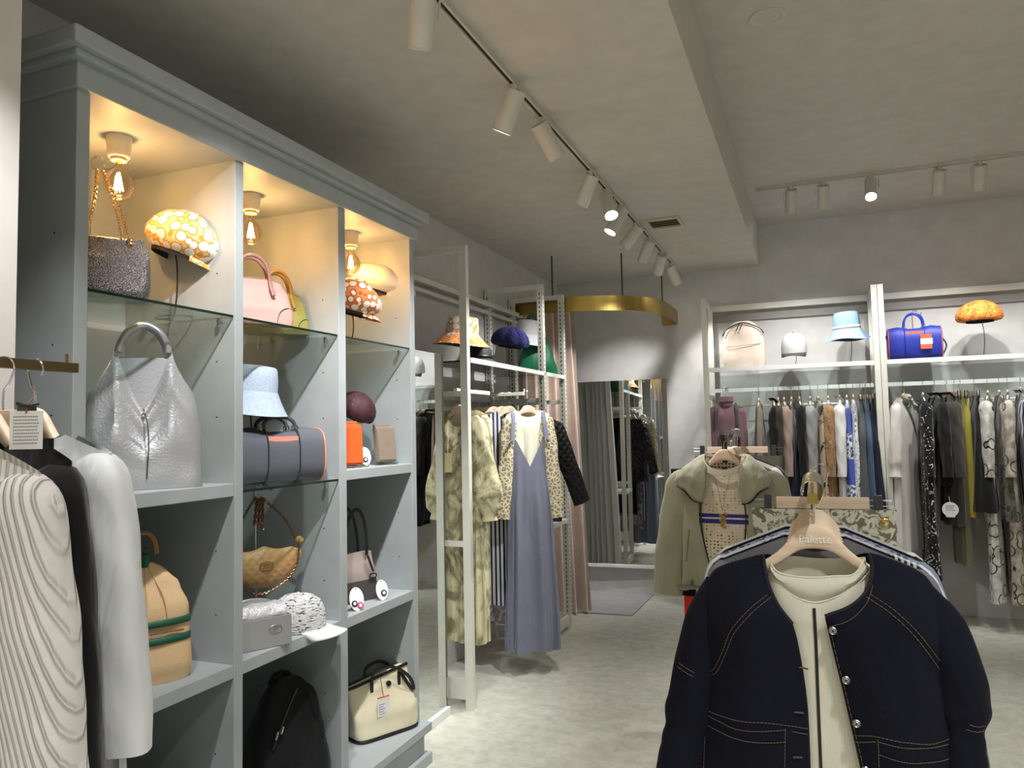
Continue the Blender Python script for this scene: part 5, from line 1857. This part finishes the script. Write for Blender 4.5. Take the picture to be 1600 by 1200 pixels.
DENIM = mat('dark_indigo_denim', (13, 17, 36), .85, 0, lambda N: N.mix(N.noise(N.coord((1, 1, 1)), 7, 4), (4, 6, 19), (8, 12, 34)), (lambda N: N.noise(N.coord((1.6, 1, 1)), 9, 4, .55, .8), .22, .02), sheen=.02, spec=.25)
THREAD = mat('ochre_thread', (128, 112, 84), .7)
j = thing('denim_jacket', 'collarless dark indigo denim jacket hanging open with silver buttons', 'jacket', ORG, 0)
left = coons(
    QL([(1192, 866, -.010), (1160, 874, -.012), (1120, 888, -.008), (1102, 912, .005)]),
    QL([(1268, 1300, -.03), (1180, 1310, -.03), (1083, 1300, 0)]),
    QL([(1192, 866, -.010), (1198, 905, -.025), (1214, 943, -.04), (1238, 975, -.045), (1253, 1040, -.045), (1262, 1110, -.04), (1266, 1200, -.035), (1268, 1300, -.03)]),
    QL([(1102, 912, .005), (1098, 960, -.01), (1107, 1030, -.01), (1104, 1100, -.01), (1094, 1200, 0), (1083, 1300, 0)]),
    44, 70, .028, .0025, 3)
G().grid(left).build('front_panel', DENIM, j, solid=.0025)
right = coons(
    QL([(1358, 864, -.010), (1400, 877, -.012), (1445, 900, -.008), (1472, 945, .005)]),
    QL([(1362, 1300, -.03), (1440, 1310, -.03), (1497, 1300, 0)]),
    QL([(1358, 864, -.010), (1363, 893, -.02), (1353, 925, -.035), (1328, 948, -.045), (1289, 963, -.05), (1300, 1010, -.05), (1315, 1070, -.045), (1329, 1130, -.04), (1345, 1200, -.035), (1362, 1300, -.03)]),
    QL([(1472, 945, .005), (1478, 1000, -.01), (1476, 1060, -.01), (1490, 1120, 0), (1493, 1200, 0), (1497, 1300, 0)]),
    44, 90, .026, .0025, 7, smooth=(1, 1, 0, 1))
G().grid(right).build('front_panel', DENIM, j, solid=.0025)
back = coons(
    QL([(1102, 912), (1120, 888), (1160, 874), (1194, 866), (1230, 872), (1275, 876), (1320, 872), (1357, 864), (1400, 877), (1445, 900), (1472, 945)], .03),
    QL([(1083, 1300), (1280, 1310), (1497, 1300)], .06),
    QL([(1102, 912), (1100, 1030), (1083, 1300)], .03),
    QL([(1472, 945), (1480, 1060), (1497, 1300)], .03), 60, 40, -.04, .004, 9)
G().grid(back).build('back_panel', DENIM, j)
# sleeves
def sleeve_path(ctr, rad, dy, seed, parent, m, name='sleeve', flat=.75):
    P = spline(QL(ctr, dy), 50)
    rnd = random.Random(seed)
    ph = [rnd.uniform(0, 6.28) for _ in range(4)]
    rs = []
    for i, p in enumerate(P):
        tt_ = i / (len(P) - 1)
        r_ = lerp_list(rad, tt_)
        tg = P[min(i + 1, len(P) - 1)] - P[max(i - 1, 0)]
        tg /= np.linalg.norm(tg)
        a1 = V(tg[2], 0, -tg[0])
        a1 /= np.linalg.norm(a1)
        r_ *= 1 - .13 * math.exp(-((tt_ - .60) / .035) ** 2) + .05 * math.exp(-((tt_ - .52) / .03) ** 2) - .06 * math.exp(-((tt_ - .67) / .02) ** 2)
        rs.append([p + a1 * r_ * math.cos(q) * (1 + .035 * math.sin(2 * q + 9 * tt_ + ph[0]) * math.sin(15 * tt_ + ph[1])) + V(0, 1, 0) * r_ * flat * math.sin(q) * (1 + .08 * math.sin(3 * q + 11 * tt_ + ph[2])) for q in [2 * PI * k / 28 for k in range(28)]])
    return rs


sl_l = sleeve_path([(1128, 915), (1104, 965), (1090, 1030), (1078, 1100), (1064, 1180), (1050, 1300)], [(0, .035), (.2, .043), (.45, .048), (.6, .048), (1, .048)], .0, 4, j, DENIM)
G().grid(sl_l, True).build('sleeve', DENIM, j)
sl_r = sleeve_path([(1430, 922), (1468, 975), (1492, 1040), (1505, 1100), (1508, 1180), (1512, 1300)], [(0, .03), (.2, .043), (.4, .048), (.5, .044), (.62, .037), (1, .038)], .0, 6, j, DENIM)
G().grid(sl_r, True).build('sleeve', DENIM, j)
# neck bindings
G().tube([p + V(0, -.002, 0) for p in QL([(1192, 866, -.010), (1198, 905, -.025), (1214, 943, -.04), (1238, 975, -.045)])], .0042, 8, smooth=30).build('neck_binding', mat('indigo_binding', (8, 10, 22), .8), j)
G().tube([p + V(0, -.002, 0) for p in QL([(1358, 864, -.010), (1363, 893, -.02), (1353, 925, -.035), (1328, 948, -.045), (1289, 963, -.05)])], .0042, 8, smooth=36).build('neck_binding', mat('indigo_binding', (8, 10, 22), .8), j)
# stitching
SR = .00055
for pts, rows_ in (
        ([(1207, 925), (1180, 945), (1153, 975), (1138, 1010), (1124, 1040), (1110, 1052)], left),
        ([(1201, 922), (1175, 941), (1148, 971), (1133, 1007), (1119, 1037), (1107, 1047)], left),
        ([(1106, 1105), (1150, 1108), (1200, 1110), (1240, 1118), (1262, 1126)], left),
        ([(1240, 1126), (1262, 1134)], left),
        ([(1106, 1112), (1160, 1122), (1228, 1122)], left),
        ([(1106, 1128), (1150, 1136), (1190, 1140), (1228, 1140)], left),
        ([(1229, 1120), (1228, 1160), (1226, 1298)], left),
        ([(1105, 1110), (1102, 1160), (1096, 1298)], left),
        ([(1352, 925), (1385, 945), (1418, 975), (1445, 1010), (1470, 1050), (1488, 1102)], right),
        ([(1358, 921), (1391, 941), (1424, 971), (1451, 1006), (1476, 1046), (1492, 1098)], right),
        ([(1296, 970), (1305, 1010), (1320, 1070), (1334, 1130), (1350, 1200), (1366, 1298)], right),
        ([(1362, 908), (1352, 932), (1328, 955), (1296, 968)], right),
        ([(1330, 1136), (1365, 1132), (1410, 1140), (1450, 1148), (1490, 1149)], right),
        ([(1334, 1146), (1365, 1140)], right),
        ([(1370, 1140), (1420, 1150), (1490, 1158)], right),
        ([(1370, 1160), (1420, 1172), (1490, 1180)], right),
        ([(1368, 1137), (1370, 1180), (1374, 1298)], right),
        ([(1490, 1158), (1492, 1298)], right),
        ([(1064, 1030), (1075, 1035), (1090, 1042)], sl_l),
        ([(1062, 1036), (1073, 1041), (1088, 1048)], sl_l),
        ([(1510, 1122), (1522, 1126), (1534, 1125)], sl_r),
        ([(1505, 1130), (1520, 1135), (1533, 1134)], sl_r)):
    dashed(on(rows_, pts, .0035), SR, THREAD, j)
# shank buttons and buttonholes
for px, py in ((1300, 973), (1320, 1048), (1336, 1114), (1350, 1187)):
    c = Q(px, py)
    y = surf_y(right, c[0], c[2], .003)
    b = G().lathe([(.0005, .006), (.003, .0062), (.0045, .0045), (.0062, .0062), (.0075, .005), (.0072, .001), (.002, 0)], 20)
    o = b.build('button', STEEL, j)
    o.location = (c[0], y, c[2])
    o.rotation_euler = (PI / 2, 0, 0)
    G().cyl((0, 0, .0055), (0, 0, .0068), .0022, 10).build('button_centre', INK, o)
for px, py in ((1256, 1033), (1245, 1034), (1249, 1099), (1247, 1167)):
    if px == 1245:
        continue
    a = on(left, [(px - 7, py - 2), (px + 7, py + 1)], .003, 6)
    G().tube(a, .0028, 6, flat=.6).build('buttonhole', mat('buttonhole_thread', (84, 74, 56), .8), j)

# ivory top inside the jacket
IV = mat('ivory_rib_knit', (232, 230, 212), .9, 0, None, (lambda N: N.wave(N.coord(), 110, 'X'), .25, .002), sheen=.2)
w = thing('ivory_knit_top', 'ivory knit top with a thin black centre line worn inside the denim jacket', 'top', ORG, 0)
body = coons(
    QL([(1203, 880, .005), (1215, 893, -.012), (1240, 899, -.02), (1270, 901, -.024), (1305, 899, -.02), (1334, 896, -.012), (1352, 872, .005)]),
    QL([(1190, 1300, -.005), (1280, 1310, -.01), (1385, 1300, -.005)]),
    QL([(1203, 880, .005), (1196, 930, .0), (1190, 1000, 0), (1190, 1300, 0)]),
    QL([(1352, 872, .005), (1362, 930, .0), (1372, 1000, 0), (1385, 1300, 0)]), 50, 60, .012, .001, 2)
G().grid(body).build('front', IV, w)
bk = coons(
    QL([(1203, 876, .012), (1235, 869, .026), (1275, 872, .028), (1320, 872, .026), (1352, 870, .012)]),
    QL([(1195, 1000, .03), (1280, 1000, .03), (1370, 1000, .03)]),
    QL([(1203, 876, .012), (1195, 1000, .03)]), QL([(1352, 870, .012), (1370, 1000, .03)]), 30, 12, -.005)
G().grid(bk).build('back', IV, w)
band_in = spline(QL([(1205, 881, .0), (1216, 894, -.015), (1240, 900, -.024), (1270, 902, -.028), (1305, 900, -.024), (1334, 897, -.015), (1351, 874, .0)]), 50)
seam = spline(QL([(1203, 895, -.002), (1216, 913, -.012), (1240, 931, -.026), (1273, 941, -.032), (1308, 932, -.026), (1338, 914, -.012), (1358, 893, -.002)]), 50)
RIB = mat('ivory_collar_rib', (234, 232, 214), .9, 0, None, (lambda N: N.wave(N.coord((1, 1, 1), (0, .5, 0)), 130, 'Z'), .6, .002))
G().grid([band_in, [(a * .5 + b * .5) + V(0, -.006, 0) for a, b in zip(band_in, seam)], seam]).build('ribbed_collar', RIB, w, solid=.002)
G().tube([p + V(0, -.001, 0) for p in seam], .0018, 6).build('collar_seam', IV, w)
G().tube([p + V(0, -.001, 0) for p in band_in], .0016, 6).build('collar_edge', IV, w)
G().tube([V(p[0], surf_y(body, p[0], p[2], .002), p[2]) for p in spline(QL([(1272, 944), (1275, 1000), (1278, 1080), (1283, 1200), (1288, 1298)]), 30)], .0028, 6, flat=.5).build('centre_piping', INK, w)

# hangers and tops behind the denim jacket
rest = [
    # dy, key, rz, W, L, label, sleeve, seed, sleeve material
    (.055, 'greyrib', 0, .19, .62, 'grey ribbed knit top directly behind the denim jacket', 1),
    (.095, 'navy', 1, .19, .62, 'navy top with white striped shoulder behind the grey knit', 1),
    (.140, 'lacew', -1, .20, .62, 'white lace yoke top on the foreground stand', 1),
    (.190, 'laceb', 1, .21, .70, 'powder blue blouse with lace yoke on the foreground stand', 1),
    (.240, 'black', 0, .20, .62, 'black blouse towards the back of the foreground stand', 1),
    (.290, 'white', 1, .20, .62, 'white blouse towards the back of the foreground stand', 1),
]
for dy, key, rz, W_, L_, lab, _ in rest:
    P = (xr, YD + dy, HZ)
    hanger(P, R(rz), 'pale wooden hanger carrying the ' + lab.split(' on the')[0].split(' directly')[0].split(' towards')[0].split(' behind')[0] + ' of the foreground stand', HG)
    sm = {'lacew': C['white'], 'laceb': C['bluecloth']}.get(key)
    c_ = clothes('blouse' if key != 'greyrib' else 'knit_top', lab, 'top', (P[0], P[1], P[2]), R(rz), C[key], W=W_, L=L_, hem=W_ + .02, th=.018, group=CG, seed=int(dy * 1000), nk=.05, nkd=.03, top=-.098, slope=.42,
                 sleeve=dict(L=.58, ang=.36, r0=.055, r1=.045, bend=.55, flat=.3), sm=sm, folds=(8, .006), dth=[(0, .010), (.2, .016), (1, .020)])
    if key == 'navy':
        g = G()
        for k in range(4):
            x = .150 + k * .011
            zz = -.098 - (x - .05) * .42
            g.box((x, -.012, zz - .016), (x + .005, .012, zz + .0025))
        g.build('white_stripes', PAPER, c_, smooth=False)
# floral skirt on a clip hanger at the back of the stand
yq = 2.30
P = V(xr + .02, yq, HZ + .0)
ch = clip_hanger(P, R(2), 'clip hanger with wooden bar and grey clips holding the paisley skirt', HG, .152)
sk = clothes('skirt', 'green and white paisley skirt clipped at the back of the foreground stand', 'skirt', P, R(2), C['paisley'], W=.19, L=.85, hem=.25, th=.05, nk=.001, slope=0, top=-.105, folds=(7, .01), seed=51, group=CG, dth=[(0, .018), (.2, .035), (1, .06)])
G().sphere((.155, -.026, -.135), (.012, .006, .012), 14, 8).build('brass_button', GOLDCHAIN, sk)

# ================================================================ SECOND STAND: GREEN HOODED JACKET
Y2 = 3.45
x2 = at(1130, 672, y=Y2)[0]
z2 = at(1130, 676, y=Y2)[2]
t = thing('garment_stand', 'dark clothes stand in the aisle carrying the sage hooded jacket', 'clothes stand', (x2, Y2 + .35, 0))
o_ = V(x2, Y2 + .35, 0)
DK = mat('dark_bronze', (58, 50, 42), .4, .6)
G().box(V(x2 - .010, Y2 - .05, z2 - .029) - o_, V(x2 + .010, Y2 + .70, z2 - .009) - o_).build('top_bar', DK, t, smooth=False)
for yy in (Y2 + .02, Y2 + .68):
    G().box(V(x2 - .011, yy, .03) - o_, V(x2 + .011, yy + .02, z2 - .029) - o_).build('post', DK, t, smooth=False)
    G().box(V(x2 - .24, yy - .01, 0) - o_, V(x2 + .24, yy + .03, .03) - o_).build('foot', DK, t, smooth=False)
z2h = z2 - .0075
rz2 = R(-6)
hx = .0
P = V(x2 + hx, Y2, z2h)
H2 = 'hangers on the aisle stand'
hanger(P, rz2, 'foremost pale wooden hanger of the aisle stand, carrying the sage jacket', H2)
SWEAT = mat('cream_crochet_blue_stripe', (214, 200, 180), .9, 0, lambda N: (lambda sep, dots: (N.l(N.coord(), sep.inputs[0]),
    N.mix(N.ramp(N.math('MULTIPLY', sep.outputs[2], -1.0), [(0, (0, 0, 0)), (.315, (255, 255, 255)), (.321, (0, 0, 0)), (.335, (255, 255, 255)), (.338, (255, 255, 255)), (.352, (0, 0, 0))][:1] + [(.345, (255, 255, 255)), (.363, (0, 0, 0)), (.368, (255, 255, 255)), (.390, (0, 0, 0))], True), dots, (40, 52, 140)))[1])(N.n('ShaderNodeSeparateXYZ'),
    N.ramp(N.voro(N.coord((1, .2, 1.2)), 62, 'F1', .2), [(0, (60, 52, 42)), (.30, (84, 74, 60)), (.38, (216, 202, 180)), (1, (226, 214, 194))])), (lambda N: N.voro(N.coord((1, .2, 1.2)), 62, 'F1', .2), .6, .006))
sw = clothes('crochet_sweater', 'cream open-knit sweater with blue stripe inside the sage jacket', 'sweater', P, rz2, SWEAT, W=.145, L=.64, hem=.145, th=.05, nk=.085, nkd=.055, seed=31, group=None, folds=(5, .006))
rows = []
for jj, (k, dz) in enumerate(((1.0, .006), (1.04, .016), (1.12, .004), (1.2, -.012))):
    row = []
    for i in range(40):
        a = 2 * PI * i / 40
        sx, cy_ = math.sin(a), -math.cos(a)
        row.append(V(.085 * sx * k, (.040 if cy_ > 0 else .048) * cy_ * k, -.115 + dz - (.055 * math.sqrt(max(0, 1 - sx * sx)) if cy_ < 0 else -.01)))
    rows.append(row)
G().grid(rows, True).build('rib_neck', mat('cream_rib', (212, 200, 182), .9, 0, None, (lambda N: N.wave(N.coord(), 60, 'X'), .5, .003)), sw)
# pendant
nk_ = thing('necklace', 'thin chain with a leaf-shaped gold pendant over the crochet sweater', 'necklace', P, rz2)
g = G().tube([(-.035, -.052, -.17), (-.012, -.066, -.27), (0, -.069, -.33)], .0010, 5, smooth=14)
g.tube([(.035, -.052, -.17), (.012, -.066, -.27), (0, -.069, -.33)], .0010, 5, smooth=14)
g.build('chain', mat('grey_chain', (120, 116, 108), .4, .8), nk_)
g = G()
for k in range(9):
    a = k * 2.399
    g.sphere((.012 * math.cos(a) * (1 - k * .06), -.071, -.345 - k * .007), (.009, .004, .008), 8, 6)
g.build('pendant', mat('antique_gold', (160, 136, 80), .4, .7), nk_)
gj = clothes('hooded_jacket', 'sage green hooded jacket hanging open over the crochet sweater', 'jacket', P, rz2, C['sage'], W=.215, L=.575, hem=.225, th=.06, gap=lambda t: .055 + .045 * math.sin(min(1, t * 1.3) * PI * .9) * (1 - .2 * t), nk=.095, nkd=.02, seed=33, slope=.40, folds=(6, .012),
             sleeve=dict(L=.53, ang=.34, r0=.078, r1=.066, bend=.42, flat=.6, wr=.06))
# lapel-like hood collar flaps
for s_ in (-1, 1):
    c0 = [V(s_ * .070, .03, -.10), V(s_ * .10, .02, -.09), V(s_ * .15, -.02, -.125), V(s_ * .195, -.05, -.165)]
    c1 = [V(s_ * .085, -.075, -.30), V(s_ * .12, -.082, -.285), V(s_ * .155, -.085, -.245), V(s_ * .195, -.075, -.225)]
    d0 = [c0[0], V(s_ * .072, -.05, -.16), V(s_ * .07, -.075, -.23), c1[0]]
    d1 = [c0[-1], V(s_ * .205, -.065, -.195), c1[-1]]
    G().grid(coons(c0, c1, d0, d1, 16, 16, .008, .004, 5 + s_)).build('hood_flap', C['sage'], gj, solid=.004)
    G().tube([V(s_ * .085, -.078, -.30), V(s_ * .125, -.086, -.288), V(s_ * .16, -.089, -.248), V(s_ * .197, -.079, -.226)], .004, 6, smooth=14).build('black_edge', BLACK, gj)
    zp = []
    for k in range(20):
        tt_ = .18 + .8 * k / 19
        gp = .055 + .045 * math.sin(min(1, tt_ * 1.3) * PI * .9) * (1 - .2 * tt_)
        zp.append(V(s_ * gp, -.064 - .006 * tt_, -.12 - .575 * tt_ ** 1.0))
    G().tube(zp, .0035, 6, smooth=30).build('zip_edge', BLACK, gj)
    G().tube([V(s_ * .15, -.066, -.42), V(s_ * .17, -.066, -.56)], .004, 6, flat=.5).build('pocket_welt', C['sage2'], gj)
    G().tube([V(s_ * .09, -.070, -.665), V(s_ * .16, -.066, -.67), V(s_ * .215, -.035, -.675)], .012, 8, flat=.4, smooth=14).build('hem_band', C['sage2'], gj)
garment_body(.20, .56, .215, .052, gap=lambda t: .12, nk=.09, seed=35, slope=.4, folds=(6, .008)).build('dark_lining', C['sage2'], gj)
t = clothes('skirt', 'black skirt hanging just below the hem of the sage jacket', 'skirt', P + V(-.11, .10, 0), rz2, C['black'], W=.15, L=.58, hem=.18, th=.03, nk=.001, slope=0, top=-.16, seed=36, folds=(6, .008))
t = clothes('red_dress', 'bright red skirt showing between the sage jacket and the denim jacket', 'skirt', P + V(-.06, .20, 0), rz2, cloth('red_cloth', (216, 44, 24), .6), W=.17, L=.98, hem=.18, th=.03, nk=.001, slope=0, top=-.16, seed=37, folds=(6, .008))
for k, (dy, key, lab) in enumerate(((.05, 'greyrib', 'grey top'), (.26, 'white', 'white t-shirt with a teal edge'), (.31, 'white', 'second white t-shirt'), (.36, 'sage', 'pale sage cardigan'), (.42, 'black', 'black cardigan'), (.50, 'mauve', 'mauve blouse'))):
    Pk = P + V(0, dy, 0)
    if key != 'greyrib':
        hanger(Pk, rz2 + R(3 * (k % 3)), 'pale wooden hanger carrying the %s of the aisle stand' % lab, H2)
        clothes('shirt', lab + ' behind the sage jacket on the aisle stand', 'top', Pk, rz2 + R(3 * (k % 3)), C[key], W=.20, L=.66, hem=.21, th=.02, nk=.08, seed=60 + k, group='tops behind the sage jacket', sleeve=dict(L=.45, ang=.3, r0=.06, r1=.05, bend=.45, flat=.35), folds=(6, .006), dth=[(0, .01), (.2, .018), (1, .022)])
Pk = P + V(0, .62, 0)
clip_hanger(Pk, rz2 + R(4), 'clip hanger with a wooden bar holding the dark green skirt', H2, .19)
clothes('skirt', 'dark green skirt clipped at the back of the aisle stand', 'skirt', Pk, rz2 + R(4), C['sage2'], W=.22, L=.7, hem=.25, th=.05, nk=.001, slope=0, top=-.12, seed=71, folds=(6, .01), dth=[(0, .018), (1, .05)])

# ================================================================ LEFT FOREGROUND STAND
x3 = at(60, 566, y=.93)[0]
z3 = 1.643
t = thing('garment_stand', 'bronze clothes stand at the left edge carrying white and black tops', 'clothes stand', (x3, .6, 0))
o_ = V(x3, .6, 0)
G().box(V(x3 - .0075, .20, z3 - .018) - o_, V(x3 + .0075, 1.005, z3) - o_).build('top_bar', DULLBRASS, t, smooth=False, bevel=.0008)
G().cyl(V(x3, .985, z3) - o_, V(x3, .985, z3 + .016) - o_, .003, 8).build('end_pin', DULLBRASS, t)
G().box(V(x3 - .012, .42, .03) - o_, V(x3 + .012, .44, z3 - .018) - o_).build('post', DULLBRASS, t, smooth=False)
G().box(V(x3 - .25, .41, 0) - o_, V(x3 + .25, .45, .03) - o_).build('foot', DULLBRASS, t, smooth=False)
G().box(V(x3 - .02, .1, 0) - o_, V(x3 + .02, .9, .028) - o_).build('foot', DULLBRASS, t, smooth=False)
H3 = 'hangers on the stand at the left edge'
C3 = 'clothes on the stand at the left edge'
z3h = z3 - .0195
PW = V(x3, .925, z3h)
hanger(PW, R(176), 'pale wooden hanger carrying the white cardigan, last on the left edge stand', H3)
WC = mat('smooth_white_crepe', (226, 230, 234), .55, 0, None, (wrinkle(5, 2.2), .5, .03), sheen=.3)
clothes('white_cardigan', 'smooth white long-sleeved cardigan, farthest garment on the left edge stand', 'cardigan', PW, R(180), WC, W=.19, L=.66, hem=.23, th=.045, gap=lambda t: .05 + .05 * t, nk=.095, nkd=.02, seed=81, slope=.36, group=C3, folds=(5, .012), sleeve=dict(L=.46, ang=.24, r0=.060, r1=.052, bend=.35, flat=.7, wr=.05))
clothes('teal_dress', 'teal long dress under the white cardigan, facing the mirrors', 'dress', PW, R(180), C['teal'], W=.15, L=1.25, hem=.2, th=.035, nk=.085, nkd=.06, seed=82, slope=.36, group=C3)
PK = V(x3, .868, z3h)
clip_hanger(PK, R(12), 'clip hanger with wooden bar and grey clips between the white tops', H3, .05)
hanger(PK - V(0, .03, 0), R(3), 'pale wooden hanger carrying the black long-sleeved top', H3)
clothes('long_sleeved_top', 'plain black long-sleeved top between the two white garments', 'top', PK - V(0, .03, 0), R(3), C['black'], W=.195, L=.80, hem=.21, th=.04, nk=.085, nkd=.04, seed=83, slope=.42, group=C3, sleeve=dict(L=.62, ang=.15, r0=.06, r1=.05, bend=.3, flat=.6), folds=(5, .008))
clothes('black_skirt', 'black skirt clipped to the left edge stand beside the price label', 'skirt', PK, R(2), C['black'], W=.12, L=.8, hem=.18, th=.03, nk=.001, slope=0, top=-.122, seed=84, group=C3, folds=(5, .008), dth=[(0, .012), (.3, .03), (1, .03)])
# care label
lp = at(41, 672, y=.80)
t = thing('care_label', 'white rectangular paper label with small printed text hanging in front of the black top', 'tag', (lp[0], .80, lp[2]), R(28))
G().box((-.0245, -.0008, -.030), (.0245, .0008, .030)).build('card', PAPER, t, smooth=False, bevel=.0005)
g = G()
rnd = random.Random(5)
for k in range(9):
    x = -.019
    z = .020 - k * .0052
    while x < .017:
        w_ = rnd.uniform(.001, .003)
        g.box((x, -.0012, z), (x + w_, -.0008, z + .0018))
        x += w_ + .0008
g.build('printed_text', mat('grey_print', (150, 150, 155), .6), t, smooth=False)
G().tube([(0, -.001, .026), (.002, -.002, .040), (.0, .02, .052)], .0012, 6, smooth=10).build('cord', mat('brown_cord', (150, 90, 50), .7), t)
G().tube([(-.014, .004, .042), (0, -.004, .038), (.016, .004, .042)], .005, 8, smooth=12, flat=.6).build('ribbon_bow', BLACK, t)
# pleated white shirt
PS = V(x3 + .0, .752, z3h)
hanger(PS, R(4), 'pale wooden hanger carrying the pleated white shirt at the left edge', H3)
PL = mat('pleated_white_cotton', (226, 224, 220), .8, 0, None, (lambda N: N.math('ADD', N.math('POWER', N.wave(N.coord((1, 1, 1), (0, 0, 0)), 24, 'X', .12, 'SIN', 1.0), 4.0), N.math('MULTIPLY', N.noise(N.coord((6, 6, 1)), 30, 3), .35)), .9, .006), sheen=.2)
PLS = mat('pleated_white_sleeve', (226, 224, 220), .8, 0, None, (lambda N: N.math('ADD', N.math('POWER', N.wave(N.coord((1, 1, 1), (0, .34, 0)), 27, 'X', .12, 'SIN', 1.0), 4.0), N.math('MULTIPLY', N.noise(N.coord((3, 3, 3)), 22, 3), .3)), 1.0, .006), sheen=.2)
s1 = clothes('pleated_shirt', 'crinkle-pleated white cotton shirt, nearest garment at the left edge', 'shirt', PS, R(6), PL, W=.225, L=.95, hem=.26, th=.06, nk=.075, nkd=.07, seed=91, slope=.40, group=C3, sleeve=dict(L=.41, ang=.22, r0=.060, r1=.064, bend=.4, flat=.75, wr=.04), sm=PLS, folds=(12, .008), collar=(.035, PL))

# ================================================================ BEHIND THE CAMERA (seen only in the mirrors)
YG = mat('yellow_glow_globe', (250, 214, 120), .5, emit=((255, 205, 110), 3.0))
for k, p in enumerate(((-.45, -3.5, 2.45), (-.85, -3.75, 1.95))):
    t = thing('pendant_lamp', ('upper', 'lower')[k] + ' yellow globe lamp reflected in the fitting room mirror', 'lamp', p)
    G().sphere((0, 0, 0), .17, 24, 14).build('globe', YG, t)
    G().cyl((0, 0, .17), (0, 0, ZC - p[2] if p[0] < XS else ZH - p[2]), .004, 8).build('cord', BLACK, t)
